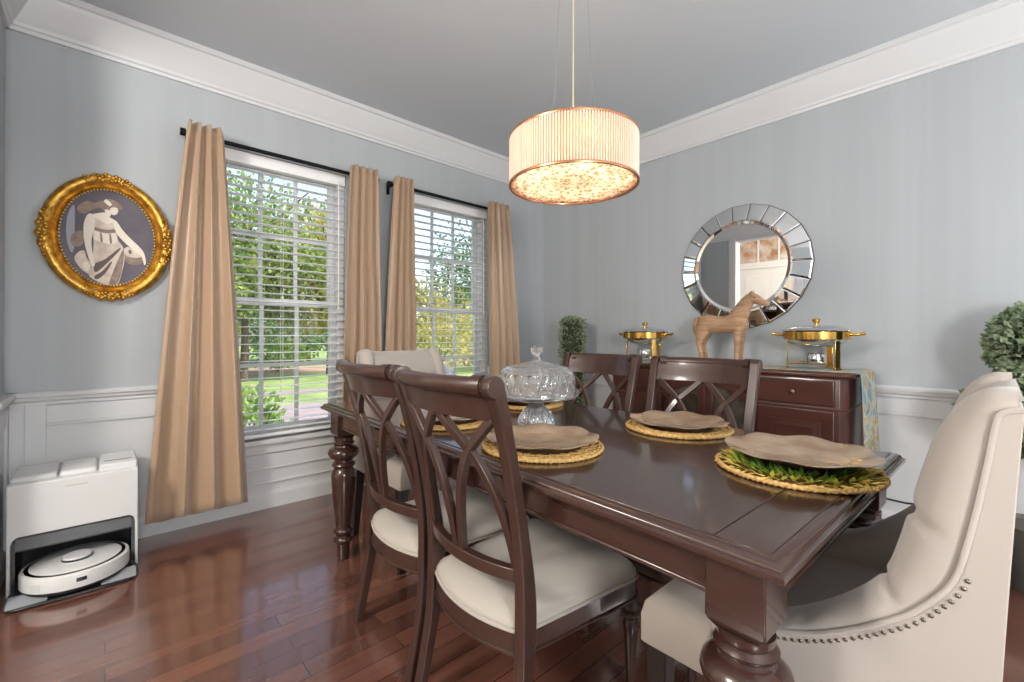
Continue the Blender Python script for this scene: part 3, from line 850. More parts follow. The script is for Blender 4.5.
def make_host(label):
    t = thing('host_chair', label, 'chair', (0, 0, 0), 0, 'cream upholstered host chairs')
    # seat: T cushion over a deep upholstered rail
    def T(g, z): return [(-HW + g + .0, .40 + g * 0, z), (-HW + .06, .40, z), (-HW + .06, .02, z), (HW - .06, .02, z), (HW - .06, .40, z), (HW - g, .40, z), (HW - g, .562 - g, z), (-HW + g, .562 - g, z)]
    obj('seat', MB().loft([T(.004, .388), T(0, .395), T(0, .455), T(.006, .482), T(.02, .498), T(.05, .508)]), LINEN, t, bevel=.008, seg=3)
    # back cushion with button tufts
    def taper(m):
        def tp(z):
            k = max(0, min(1, (z - .62) / .38)); k = k * k * (3 - 2 * k)
            return 1 - .15 * k
        m.v = [(x * tp(z), y, z) for x, y, z in m.v]
        return m
    def cy(z):
        tab = [(-1, .2)] + sorted([(b, a) for a, b in CONT])
        return max(.085, interp(sorted([(b, a) for a, b in CONT[4:]]), z)) if z < .9 else interp(sorted([(b, a) for a, b in CONT]), z)
    tufts = []
    for r_, zz in enumerate((.62, .74, .86)):
        for c_ in range(-2, 3):
            xx = c_ * .105 + (.0525 if r_ % 2 else 0)
            if abs(xx) < .23: tufts.append((xx, zz))
    def bk(u, v):
        x = -.3 + .6 * u
        if v < .8:
            z = .45 + .41 * v / .8
            y = min(cy(z), .1) - .02 if z < .8 else (cy(.8) - .02) + (.06 - (cy(.8) - .02)) * (z - .8) / .06
        else:
            a = (v - .8) / .2 * pi * .5
            y = -.026 + .086 * cos(a); z = .86 + .149 * sin(a)
        e = min(1, (min(u, 1 - u)) / .14); y = y - .012 * (1 - e) ** 2
        if v < .8:
            for (a, b) in tufts:
                d2 = ((x - a) / .03) ** 2 + ((z - b) / .035) ** 2
                y -= .022 * math.exp(-d2)
        return (x, y, z)
    b_ = taper(MB().grid(bk, 56, 60))
    bo = obj('back_cushion', b_, LINEN, t, smooth=70)
    tb_ = MB()
    for a, b in tufts: tb_.ball((a, cy(b) - .012, b), (.008, .005, .008), 8, 6)
    obj('tuft_buttons', taper(tb_), LINEN, bo, smooth=60)
    # outer back panel
    prof = [(-.035, .39), (-.035 + .03, .39), (-.01, .62), (-.02, .80), (-.03, 1.02)]
    def ob(u, v):
        x = -HW + .012 + (2 * HW - .024) * u; z = .388 + (1.018 - .388) * v
        return (x, .004 - .03 * v ** 1.5, z)
    q = MB(); rings = []
    for i in range(12):
        v = i / 11; z = .388 + (.999 - .388) * v; y = .004 - .03 * v ** 1.3 - .001
        rings.append([(-HW + .006, y, z), (HW - .006, y, z), (HW - .006, y + .03, z), (-HW + .006, y + .03, z)])
    q.loft(rings)
    obj('outer_back', taper(q), LINEN, t, bevel=.006)
    for s in (-1, 1):
        # outer side panel
        rear = [(.004 - .03 * v ** 1.3, .388 + (.994 - .388) * v) for v in [1 - i / 8 for i in range(9)]]
        poly = [(.395, .388)] + PIPE + rear
        sp = obj('side_panel', taper(MB().loft([[(s * (HW - .02), y, z) for y, z in poly], [(s * HW, y, z) for y, z in poly]])), LINEN, t, bevel=.004)
        # padded wing and arm roll: piping edge -> crown of the pad -> inner face
        n = 96
        def along_(tab, f):
            k = f * (len(tab) - 1); i = min(int(k), len(tab) - 2); u = k - i
            i0, i3 = max(i - 1, 0), min(i + 2, len(tab) - 1)
            r = []
            for d in (0, 1):
                p0, p1, p2, p3 = tab[i0][d], tab[i][d], tab[i + 1][d], tab[i3][d]
                r.append(.5 * (2 * p1 + (p2 - p0) * u + (2 * p0 - 5 * p1 + 4 * p2 - p3) * u * u + (3 * p1 - p0 - 3 * p2 + p3) * u ** 3))
            return r
        rings = []
        for i in range(n + 1):
            f = i / n
            p = Vector((0, *along_(PIPE, f))); c = Vector((0, *along_(CONT, f)))
            d = c - p; L = d.length
            # slight bulges between the upholstery pleats
            pl = .003 - .010 * math.exp(-((f - .375) / .012) ** 2) - .010 * math.exp(-((f - .60) / .012) ** 2) - .006 * math.exp(-((f - .2) / .012) ** 2) * (f < .3)
            nrm = d.normalized() if L > 1e-4 else Vector((0, 0, 1))
            inn = Vector((0, -.04, -.03)) if f > .3 else Vector((0, 0, -.05))
            x = lambda k: s * (HW - k)
            ring = []
            ring.append(Vector((x(.004), p.y, p.z)))
            ring.append(Vector((x(.003), p.y, p.z)) + d * .22)
            ring.append(Vector((x(.012), p.y, p.z)) + d * .55 + nrm * pl * .5)
            ring.append(Vector((x(.032), p.y, p.z)) + d * .86 + nrm * pl)
            ring.append(Vector((x(.062), p.y, p.z)) + d * 1.0 + nrm * pl)
            ring.append(Vector((x(.09), p.y, p.z)) + d * .82)
            ring.append(Vector((x(.102), p.y, p.z)) + d * .4 + inn * .5)
            ring.append(Vector((x(.105), p.y, p.z)) + inn * 1.6)
            ring.append(Vector((x(.06), p.y - .012, p.z - .012)) + inn * .6)
            ring.append(Vector((x(.015), p.y - .006, p.z - .01)))
            for q_ in ring: q_.y = max(q_.y, .009 - .03 * max(0, min(1, (q_.z - .388) / .611)) ** 1.3)
            rings.append(ring)
        wg = obj('wing_pad', taper(MB().loft(rings)), LINEN, t, smooth=75)
        obj('wing_piping', taper(MB().tube([(s * (HW + .0005), *along_(PIPE, i / 60)) for i in range(61)], .0045, 6)), LINEN, wg, smooth=60)
        # inner arm face down to the seat
        q = MB().prism([(.385, .4), (.385, .52), (.33, .525), (.254, .545), (.18, .58), (.103, .63), (.06, .66), (.03, .66), (.03, .4)], 'x', s * (HW - .1), s * (HW - .015))
        obj('arm_inside', q, LINEN, t, bevel=.012, seg=3)
        nb = MB()
        last = None
        for i in range(900):
            f = i / 900 * .56
            y, z = along_(PIPE, f)
            if last and (y - last[0]) ** 2 + (z - last[1]) ** 2 < .0118 ** 2: continue
            last = (y, z)
            y2, z2 = along_(PIPE, min(1, f + .01)); tx, tz = y2 - y, z2 - z; l_ = sqrt(tx * tx + tz * tz) or 1
            oy, oz = tz / l_ * -.0125, -abs(tx / l_) * .0125
            nb.ball((s * (HW + .001), y + oy, z + oz), (.002, .0034, .0034), 8, 5)
        for i in range(7):
            nb.ball((s * (HW + .001), .385, .52 - i * .018), (.0022, .0038, .0038), 8, 5)
        obj('nailheads', taper(nb), NAIL, sp, smooth=60)
    # legs
    for s in (-1, 1):
        obj('leg', MB().loft([[(s * .285 - r, .525 - r, z), (s * .285 + r, .525 - r, z), (s * .285 + r, .525 + r, z), (s * .285 - r, .525 + r, z)] for r, z in ((.016, 0), (.024, .39))]), BLACKW, t, bevel=.003)
        obj('leg', MB().loft([[(s * .285 - r, y - r, z), (s * .285 + r, y - r, z), (s * .285 + r, y + r, z), (s * .285 - r, y + r, z)] for r, z, y in ((.016, 0, .0), (.024, .386, .06))]), BLACKW, t, bevel=.003)
    return t


h0 = make_host('cream upholstered wing chair with nailhead trim at the near end of the table')
h0.location = (1.235, 0, 0)
dup(h0, (1.3, 2.39, 0), pi, 'cream upholstered chair at the far end of the table by the windows')

# ------------------------------------------------------------------ placemats and chargers
def mat_round(x, y, label, leafy_=False):
    r = thing('placemat', label, 'placemat', (x, y, TH), rnd.random() * 6, 'round placemats on the table')
    obj('woven_disc', MB().lathe([(0, .0005), (.172, .0005), (.174, .004), (.165, .007), (0, .006)], 64), STRAWD, r, smooth=40)
    q = MB(); pts = []; nn = 150
    for strand in range(2):
        pts = []
        for j in range(nn):
            a = 2 * pi * j / nn; tw = a * 46 + strand * pi
            rr = .177 + .0035 * cos(tw); pts.append((rr * cos(a), rr * sin(a), .0068 + .0026 * sin(tw)))
        q.tube(pts, .0045, 6, closed=True)
    obj('rope_edge', q, STRAW, r, smooth=60)
    q = MB()
    if not leafy_:
        for ring_, (ra, rb_, nl) in enumerate(((.145, .173, 30), (.118, .15, 26))):
            for j in range(nl):
                a0 = 2 * pi * j / nl; pts = []
                for k in range(9):
                    f = k / 8; a = a0 + (f - .5) * 2 * pi / nl * 1.9
                    rr = ra + (rb_ - ra) * sin(pi * f); pts.append((rr * cos(a), rr * sin(a), .0075 + .004 * sin(pi * f)))
                q.tube(pts, .0028, 5)
        obj('woven_loops', q, STRAW, r, smooth=60)
    else:
        gl = [(srgb(236, 212, 120), srgb(222, 192, 84)), (srgb(206, 206, 84), srgb(176, 188, 72)), (srgb(104, 150, 56), srgb(80, 128, 48))]
        for k, (ra, rb_, tilt, n_) in enumerate(((.155, .182, .25, 150), (.128, .168, .55, 150), (.1, .148, .75, 170))):
            q = MB()
            for j in range(n_):
                a = 2 * pi * (j + rnd.random() * .8) / n_
                base = rnd.uniform(ra, rb_) - .02; L = rnd.uniform(.022, .036); w = rnd.uniform(.004, .008)
                el = tilt + rnd.uniform(-.25, .3); az = a + rnd.uniform(-.7, .7)
                d = Vector((cos(az) * cos(el), sin(az) * cos(el), sin(el))); sd = Vector((-sin(az), cos(az), rnd.uniform(-.4, .4)))
                p = Vector((base * cos(a), base * sin(a), .007 + .001 * k))
                lift = Vector((0, 0, .002))
                q.add([p, p + d * L * .5 + sd * w, p + d * L, p + d * L * .5 - sd * w, p + d * L * .5 + lift], [(0, 1, 4), (1, 2, 4), (2, 3, 4), (3, 0, 4)])
            lf = obj('leaf_fringe', q, mat('raffia_%d' % k, gl[k][0], .7, noise=((60, 60, 60), gl[k][1])), r)
            lf['kind'] = 'stuff'
    return r


def charger(x, y, rz, label, lift=.013):
    r = thing('charger_plate', label, 'plate', (x, y, TH + lift), rz, 'scalloped charger plates')
    def rf(rr, z, a):
        sc = .5 + .5 * cos(a * 8)
        k = max(0, (rr - .10) / .065)
        return rr * (1 + k * (.045 * abs(cos(a * 4)) - .03))
    rings = []
    prof = [(.001, .002), (.09, .002), (.1, .002), (.106, .009), (.122, .0115), (.165, .0205), (.168, .0225), (.164, .0235), (.121, .0125), (.112, .011), (.1, .0065), (.001, .005)]
    segs = 128
    for (rr, z) in prof:
        rings.append([(rf(rr, z, 2 * pi * j / segs) * cos(2 * pi * j / segs), rf(rr, z, 2 * pi * j / segs) * sin(2 * pi * j / segs),
                       z + max(0, (rr - .11) / .055) * .003 * cos(16 * pi * j / segs * 1.0)) for j in range(segs)])
    obj('dish', MB().loft(rings), CHARGER, r, smooth=50)
    return r


SET = [(.975, .93, 0, 'in front of the nearest chair, left of the centre'), (1.535, .785, .3, 'on the far long side by the carved horse'),
       (1.285, .345, .1, 'at the near end of the table'), (.99, 1.45, .2, 'behind the nearest chair back'),
       (1.52, 1.56, .5, 'behind the glass cake stand'), (1.29, 1.98, .2, 'at the far end of the table by the windows')]
for i, (x, y, rz, txt) in enumerate(SET):
    if i == 2:
        mat_round(x, y, 'round straw placemat fringed with green and yellow leaves ' + txt, True)
        charger(x + .012, y - .004, rz, 'tan scalloped charger plate on the leafy placemat ' + txt, .03)
    else:
        mat_round(x, y, 'round woven straw placemat ' + txt)
        charger(x, y, rz, 'tan scalloped charger plate ' + txt)

# ------------------------------------------------------------------ glass cake stand with dome
ck = thing('cake_stand', 'cut glass pedestal cake stand on the table', 'cake stand', (1.215, 1.188, TH))
def flute(n, amt): return lambda r, z, a: r * (1 + amt * abs(sin(a * n / 2)))
obj('pedestal', MB().lathe([(.001, .001), (.066, .001), (.068, .012), (.064, .03), (.05, .052), (.03, .07), (.022, .082), (.026, .094), (.05, .1), (.001, .1)], 96, rfun=lambda r, z, a: r * (1 + .05 * abs(sin(a * 12)))), CRYSTAL, ck, smooth=35)
obj('plate', MB().lathe([(.001, .1), (.05, .1), (.148, .104), (.156, .108), (.158, .12), (.154, .132), (.15, .132), (.15, .113), (.001, .111)], 128, rfun=lambda r, z, a: r * (1 + (.012 * abs(sin(a * 20)) if r > .12 else 0))), CRYSTAL, ck, smooth=35)
dm = thing('cake_dome', 'cut crystal dome lid with knob covering the cake stand', 'cake dome', (1.215, 1.188, TH + .114))
def dome(u, v):
    a = 2 * pi * u
    if v < .5:
        f = v / .5; r = .142 - .006 * f; z = .086 * f
        k = min(abs(sin(a * 8 + f * 2.6)), abs(sin(a * 8 - f * 2.6))) if .06 < f < .96 else 0
        r += .009 * k
    else:
        f = (v - .5) / .5
        r = .136 * (1 - f) + .012 * f; z = .086 + .018 * min(1, f * 5) ** .6 + .027 * f ** 1.5
        r *= 1 + .012 * abs(sin(a * 15)) * (1 - f)
    return (r * cos(a), r * sin(a), z)
do = obj('dome', MB().grid(dome, 216, 48, wrap=True), CRYSTAL, dm, smooth=40)
sd = do.modifiers.new('thick', 'SOLIDIFY'); sd.thickness = .005; sd.offset = -1
obj('knob', MB().lathe([(.001, .128), (.02, .128), (.014, .138), (.011, .146), (.016, .152), (.024, .162), (.024, .174), (.017, .183), (.001, .186)], 12), CRYSTAL, dm)

# ------------------------------------------------------------------ sideboard
SX0, SX1, SY0, SY1, SZH = 2.845, 3.285, .525, 2.0, .905
sb = thing('sideboard', 'cherry brown sideboard with drawers and arched glass doors under the mirror', 'sideboard', (SX0, SY0, 0))
D, Ls = SX1 - SX0, SY1 - SY0
ol = [(.0, .035), (.035, 0), (D, 0), (D, Ls), (.035, Ls), (0, Ls - .035)]
obj('carcass', MB().prism(ol, 'z', .1, .875), SIDEWOOD, sb, bevel=.003)
def offs(o, x, y): return [(a - (x if a < .1 else 0), b - (y if b < .1 else (-y if b > Ls - .1 else 0))) for a, b in o]
o1 = offs(ol, .012, .012); o2 = offs(ol, .028, .03)
obj('top', MB().loft([[(x, y, .872) for x, y in o1], [(x, y, .878) for x, y in o1], [(x, y, .884) for x, y in o2], [(x, y, .9) for x, y in o2], [(x * .998 + .001, y, SZH) for x, y in offs(ol, .024, .026)]]), SIDEWOOD, sb, bevel=.003)
obj('mid_moulding', MB().prism(offs(ol, .008, .008), 'z', .706, .718), SIDEWOOD, sb, bevel=.003)
obj('plinth', MB().prism(offs(ol, .016, .016), 'z', .03, .11).prism(offs(ol, .01, .01), 'z', .11, .125), SIDEWOOD, sb, bevel=.004)
for x in (.03, D - .09):
    for y in (.02, Ls - .09): obj('foot', MB().box(x, x + .06, y, y + .06, 0, .03), SIDEWOOD, sb, bevel=.004)
for (a, b) in ((.055, .43), (Ls - .43, Ls - .055)):
    dr_ = obj('drawer', MB().box(-.018, .01, a, b, .728, .862), SIDEWOOD, sb, bevel=.006, seg=3)
    obj('knob', MB().lathe([(.004, 0), (.006, .012), (.014, .018), (.016, .024), (.012, .031), (.001, .033)], 16).xf(Matrix.Translation((-.018, (a + b) / 2, .795)) @ Matrix.Rotation(-pi / 2, 4, 'Y')), KNOBM, dr_, smooth=60)
    d_ = obj('door', MB().box(-.018, .01, a, b, .14, .698), SIDEWOOD, sb, bevel=.005, seg=3)
    def pan(g, x): return [(x, a + .06 + g, .2 + g), (x, b - .06 - g, .2 + g), (x, b - .06 - g, .638 - g), (x, a + .06 + g, .638 - g)]
    obj('raised_panel', MB().loft([pan(0, -.016), pan(0, -.021), pan(.006, -.021), pan(.03, -.033), pan(.034, -.033)]), SIDEWOOD, d_, bevel=.001)
    ky = b - .03 if a < .2 else a + .03
    obj('knob', MB().lathe([(.004, 0), (.006, .012), (.013, .018), (.015, .024), (.001, .032)], 16).xf(Matrix.Translation((-.018, ky, .5)) @ Matrix.Rotation(-pi / 2, 4, 'Y')), KNOBM, d_, smooth=60)
# centre: pair of glazed doors under one arch
ca, cb = .455, Ls - .455; cm_ = (ca + cb) / 2; AR = (cb - ca) / 2
obj('dark_recess_panel', MB().box(-.004, .002, ca + .01, cb - .01, .14, .862), mat('dim_interior_tone', srgb(48, 36, 32), .6, noise=((14, 14, 14), srgb(96, 84, 70))), sb)  # flat panel; the dim cabinet interior is put into its dark mottled colour
def archz(y, r, z_base, hgt): return z_base + hgt * sqrt(max(0, 1 - ((y - cm_) / r) ** 2))
sp = MB(); rings = []
for i in range(33):
    y = ca + (cb - ca) * i / 32
    z = archz(y, AR + .001, .66, .185)
    rings.append([(-.014, y, z), (.0, y, z), (.0, y, .866), (-.014, y, .866)])
sp.loft(rings)
obj('arch_spandrel', sp, SIDEWOOD, sb)
for s in (0, 1):
    y0, y1 = (ca, cm_ - .002) if s == 0 else (cm_ + .002, cb)
    gd = MB(); rings = []
    ys = [y0 + (y1 - y0) * i / 16 for i in range(17)]
    for y in ys:
        z = archz(y, AR + .004, .655, .182); zi = archz(y, AR, .62, .172)
        rings.append([(-.022, y, min(zi, z - .02)), (-.004, y, min(zi, z - .02)), (-.004, y, z), (-.022, y, z)])
    gd.loft(rings)
    gd.box(-.022, -.004, y0, y1, .14, .2)
    ztop = lambda y: archz(y, AR + .004, .655, .18)
    gd.box(-.022, -.004, y0, y0 + .045, .2, min(ztop(y0), ztop(y0 + .045)) if s == 0 else ztop(y0 + .045))
    gd.box(-.022, -.004, y1 - .045, y1, .2, ztop(y1 - .045) if s == 0 else min(ztop(y1), ztop(y1 - .045)))
    g_ = obj('glass_door', gd, SIDEWOOD, sb, bevel=.002)
    obj('pane', MB().box(-.012, -.009, y0 + .04, y1 - .04, .2, min(ztop(y0 + .045), ztop(y1 - .045)) - .012), PANE, g_)
    ky = y1 - .022 if s == 0 else y0 + .022
    obj('knob', MB().lathe([(.004, 0), (.006, .012), (.012, .018), (.014, .024), (.001, .03)], 16).xf(Matrix.Translation((-.022, ky, .5)) @ Matrix.Rotation(-pi / 2, 4, 'Y')), KNOBM, g_, smooth=60)

# runner lying along the sideboard and hanging over its right end
RUN = bpy.data.materials.new('runner_cloth'); RUN.use_nodes = True
nt = RUN.node_tree; N = nt.nodes; b = N['Principled BSDF']; b.inputs['Roughness'].default_value = .8
tc = N.new('ShaderNodeTexCoord'); mp = N.new('ShaderNodeMapping'); mp.inputs['Scale'].default_value = (9, 5, 5)
wv = N.new('ShaderNodeTexNoise'); wv.inputs['Scale'].default_value = 1.6; wv.inputs['Detail'].default_value = 3; wv.inputs['Distortion'].default_value = 1.5
rp = N.new('ShaderNodeValToRGB'); e = rp.color_ramp.elements
e[0].position = .3; e[0].color = srgb(96, 150, 176); e[1].position = .7; e[1].color = srgb(190, 160, 118)
for p_, c_ in ((.42, srgb(150, 182, 186)), (.5, srgb(214, 206, 184)), (.58, srgb(184, 164, 120))):
    q = e.new(p_); q.color = c_
nt.links.new(tc.outputs['Object'], mp.inputs[0]); nt.links.new(mp.outputs[0], wv.inputs['Vector']); nt.links.new(wv.outputs['Fac'], rp.inputs[0]); nt.links.new(rp.outputs[0], b.inputs['Base Color'])
mb = MB()
path = [(1.98, SZH + .002)] + [(1.9 - i * .07, SZH + .002 + .0008 * (i % 2)) for i in range(20)] + [(.505, SZH + .003), (.484, SZH - .001), (.478, SZH - .02), (.474, .8), (.47, .7), (.467, .6), (.462, .46)]
rings = []
for i, (y, z) in enumerate(path):
    ring = []
    for k in range(13):
        x = 2.895 + .34 * k / 12
        hang = max(0, (SZH - z) / .45)
        ring.append((x + .008 * hang * sin(k), y + (.016 * sin(k * 1.5) * hang if hang > 0 else 0), z))
    rings.append(ring)
mb.loft(rings, cap=False, closed=False)
ro = obj('table_runner', mb, RUN, smooth=60)
sd = ro.modifiers.new('thick', 'SOLIDIFY'); sd.thickness = .002; sd.offset = 1
tag(ro, 'blue and tan patterned runner hanging over the right end of the sideboard', 'table runner')
ZT = SZH + .0075

# ------------------------------------------------------------------ chafing dishes
def chafing(y, label, rz):
    r = thing('chafing_dish', label, 'chafing dish', (3.06, y, ZT), rz, 'brass and steel chafing dishes')
    obj('pan', MB().lathe([(.001, .13), (.1, .132), (.135, .148), (.152, .17), (.158, .2), (.15, .2), (.12, .17), (.001, .158)], 56), STEEL, r, smooth=50)
    bo = obj('band', MB().lathe([(.155, .17), (.166, .172), (.167, .214), (.158, .217)], 56, cap=False), GOLD, r, smooth=50)
    sd_ = bo.modifiers.new('thick', 'SOLIDIFY'); sd_.thickness = .003
    lid = obj('lid', MB().lathe([(.168, .218), (.171, .222), (.168, .226), (.13, .242), (.08, .252), (.03, .256), (.001, .257)], 56), STEEL, r, smooth=50)
    obj('lid_knob', MB().lathe([(.008, .255), (.01, .266), (.02, .272), (.021, .288), (.016, .292), (.001, .293)], 10), GOLD, lid, smooth=40)
    for s in (-1, 1):
        pts = [(.0, s * .158, .2), (.0, s * .18, .198), (.0, s * .205, .2), (.0, s * .228, .206)]
        obj('handle', MB().tube(pts, [.012, .009, .0085, .01], 10), GOLD, r, smooth=60)
    for a in (math.radians(105), math.radians(236), math.radians(345)):
        x, yy = .142 * cos(a), .142 * sin(a); tn = (-sin(a), cos(a), 0)
        obj('leg', MB().bar([(x, yy, 0), (x, yy, .19)], tn, [.034, .03], .006).bar([(x, yy, 0), (x, yy, .012)], tn, .042, .014), GOLD, r, bevel=.0015)
    obj('burner_tray', MB().lathe([(.001, .03), (.05, .03), (.052, .036), (.001, .034)], 32), STEEL, r, smooth=50)
    bu = obj('burner', MB().lathe([(.001, .034), (.05, .034), (.052, .04), (.052, .082), (.046, .09), (.001, .088)], 32), STEEL, r, smooth=40)
    rail = MB()
    for a in (105, 236, 345): rail.tube([(0, 0, .026), (.14 * cos(math.radians(a)), .14 * sin(math.radians(a)), .026)], .004, 6)
    obj('stand_rail', rail, GOLD, r)
    obj('burner_handle', MB().tube([(-.045, .03, .04), (-.07, .07, .042), (-.075, .1, .036)], .003, 6), GOLD, bu)
    return r


chafing(.715, 'brass and steel round chafing dish at the right end of the sideboard', 0)
chafing(1.83, 'brass and steel round chafing dish at the left end of the sideboard', 0)

# ------------------------------------------------------------------ carved horse (facing -y)
hz = thing('horse_figurine', 'carved weathered wooden horse standing on the sideboard before the mirror', 'horse figurine', (3.05, 1.24, ZT))
def hp(y, z, x=0): return (x, y - 1.24, z - ZT)
q = MB()
def chain(pts):
    P = [Vector(p[0]) for p in pts]; rings = []; n = len(P); prev = None
    for i in range(n):
        t_ = (P[min(i + 1, n - 1)] - P[max(i - 1, 0)]).normalized()
        u = Vector((1, 0, 0)); u = (u - t_ * u.dot(t_)).normalized(); w_ = t_.cross(u)
        rx, rz_ = pts[i][1]
        rings.append([P[i] + u * rx * cos(2 * pi * j / 14) + w_ * rz_ * sin(2 * pi * j / 14) for j in range(14)])
    q.loft(rings)
chain([(hp(1.405, 1.185), (.02, .03)), (hp(1.385, 1.185), (.045, .058)), (hp(1.34, 1.185), (.055, .066)), (hp(1.27, 1.178), (.052, .058)), (hp(1.2, 1.18), (.054, .06)), (hp(1.14, 1.19), (.052, .066)), (hp(1.105, 1.2), (.04, .055)), (hp(1.09, 1.205), (.02, .03))])
chain([(hp(1.165, 1.19), (.04, .062)), (hp(1.14, 1.235), (.038, .06)), (hp(1.115, 1.28), (.032, .05)), (hp(1.09, 1.32), (.027, .043)), (hp(1.065, 1.352), (.023, .034)), (hp(1.052, 1.366), (.012, .016))])
chain([(hp(1.075, 1.358), (.02, .02)), (hp(1.058, 1.347), (.027, .033)), (hp(1.032, 1.333), (.025, .03)), (hp(1.0, 1.316), (.019, .022)), (hp(.972, 1.303), (.017, .018)), (hp(.96, 1.298), (.009, .01))])
for s in (-1, 1):
    chain([(hp(1.06, 1.365, s * .014), (.007, .008)), (hp(1.058, 1.38, s * .016), (.007, .008)), (hp(1.054, 1.398, s * .017), (.002, .002))])
    dy = .022 * s
    chain([(hp(1.36, 1.17, s * .026), (.032, .05)), (hp(1.372, 1.12, s * .03), (.027, .044)), (hp(1.385, 1.075, s * .03), (.02, .028)), (hp(1.39, 1.045, s * .03), (.017, .022)), (hp(1.378, .99, s * .03), (.014, .017)), (hp(1.37, .935, s * .03), (.015, .018)), (hp(1.362, ZT + .001, s * .03), (.019, .026))])
    chain([(hp(1.135, 1.17, s * .026), (.028, .036)), (hp(1.137, 1.11, s * .028), (.022, .027)), (hp(1.138, 1.05, s * .028), (.018, .02)), (hp(1.142, 1.0, s * .028), (.015, .017)), (hp(1.144, .94, s * .028), (.015, .017)), (hp(1.138, ZT + .001, s * .028), (.019, .025))])
ho = obj('body', q, HORSE, hz, smooth=60)
rm = ho.modifiers.new('remesh', 'REMESH'); rm.mode = 'VOXEL'; rm.voxel_size = .0045; rm.use_smooth_shade = True
sm = ho.modifiers.new('smooth', 'SMOOTH'); sm.factor = .5; sm.iterations = 5
q = MB()
chain([(hp(1.4, 1.225), (.012, .014)), (hp(1.418, 1.215), (.016, .018)), (hp(1.428, 1.18), (.019, .02)), (hp(1.428, 1.14), (.018, .019)), (hp(1.42, 1.105), (.01, .012))])
obj('tail', q, HORSE, hz, smooth=60)
q = MB()
for i in range(9):
    f = i / 8; y = 1.178 - .115 * f + .0; z = 1.262 + .115 * f
    q.ball(hp(y + .004, z), (.008, .014, .011), 8, 6)
obj('mane', q, HORSE, hz, smooth=60)
q = MB()
for s in (-1, 1): q.ball(hp(1.04, 1.346, s * .0255), (.003, .005, .004), 8, 6)
obj('eyes', q, BLACKM, hz, smooth=60)

# ------------------------------------------------------------------ round faceted mirror
mr = thing('wall_mirror', 'round mirror with a faceted mirrored border above the sideboard', 'mirror', (M, 1.218, 1.588))
RO, RI, NF = .432, .312, 22
def yz(r, a): return r * cos(a), r * sin(a)
def poly_ring(r, x): return [(x, *yz(r, 2 * pi * j / NF)) for j in range(NF)]
obj('backing', MB().loft([poly_ring(RO + .004, -.001), poly_ring(RO + .004, -.012), poly_ring(RI, -.035), poly_ring(RI, -.001)]), BRONZE, mr)
ft = MB()
for j in range(NF):
    a0, a1 = 2 * pi * j / NF + .006, 2 * pi * (j + 1) / NF - .006
    o0, o1 = yz(RO, a0), yz(RO, a1); i0_, i1_ = yz(RI + .006, a0), yz(RI + .006, a1)
    xo, xi = -.016, -.042
    g = .008; am = (a0 + a1) / 2
    outer = [(xo, *o0), (xo, *o1), (xi, *i1_), (xi, *i0_)]
    cen = [sum(p[k] for p in outer) / 4 for k in range(3)]
    inner = []
    for p in outer:
        v = Vector(cen) - Vector(p); inner.append(Vector(p) + v.normalized() * .012 + Vector((-.0025, 0, 0)))
    ft.add([Vector(p) + Vector((.004, 0, 0)) for p in outer] + [Vector(p) for p in outer] + inner,
           [(0, 1, 2, 3), (0, 4, 5, 1), (1, 5, 6, 2), (2, 6, 7, 3), (3, 7, 4, 0), (4, 8, 9, 5), (5, 9, 10, 6), (6, 10, 11, 7), (7, 11, 8, 4), (8, 11, 10, 9)])
obj('mirrored_border', ft, MIRR, mr)
obj('bevelled_edge', MB().loft([[(-.034, *yz(RI + .008, 2 * pi * j / 96)) for j in range(96)], [(-.042, *yz(RI + .002, 2 * pi * j / 96)) for j in range(96)], [(-.036, *yz(RI - .016, 2 * pi * j / 96)) for j in range(96)], [(-.03, *yz(RI - .016, 2 * pi * j / 96)) for j in range(96)]], cap=False), MIRR, mr, smooth=20)
obj('centre_glass', MB().loft([[(-.032, *yz(RI - .012, 2 * pi * j / 96)) for j in range(96)], [(-.036, *yz(RI - .012, 2 * pi * j / 96)) for j in range(96)]]), MIRR, mr)

# ------------------------------------------------------------------ plants
def leaves(mb, n, c, rad, size, r_=rnd, shell=.75, up=0, flat=False):
    for _ in range(n):
        while True:
            v = Vector((r_.uniform(-1, 1), r_.uniform(-1, 1), r_.uniform(-1, 1)))
            if .05 < v.length < 1: break
        rr = (shell + (1 - shell) * r_.random()) if r_.random() < .85 else r_.random()
        v = v.normalized() * rr
        p = Vector((c[0] + v.x * rad[0], c[1] + v.y * rad[1], c[2] + v.z * rad[2]))
        d = (v.normalized() + Vector((r_.uniform(-1, 1), r_.uniform(-1, 1), r_.uniform(-.8, 1))) * .9).normalized()
        s_ = d.cross(Vector((r_.uniform(-1, 1), r_.uniform(-1, 1), r_.uniform(-1, 1)))).normalized()
        nn = d.cross(s_)
        L = size * r_.uniform(.7, 1.3); w = L * .34
        mb.add([p, p + d * L * .5 + s_ * w + nn * L * .08, p + d * L, p + d * L * .5 - s_ * w + nn * L * .08, p + d * L * .5], [(0, 1, 4), (1, 2, 4), (2, 3, 4), (3, 0, 4)])
    return mb


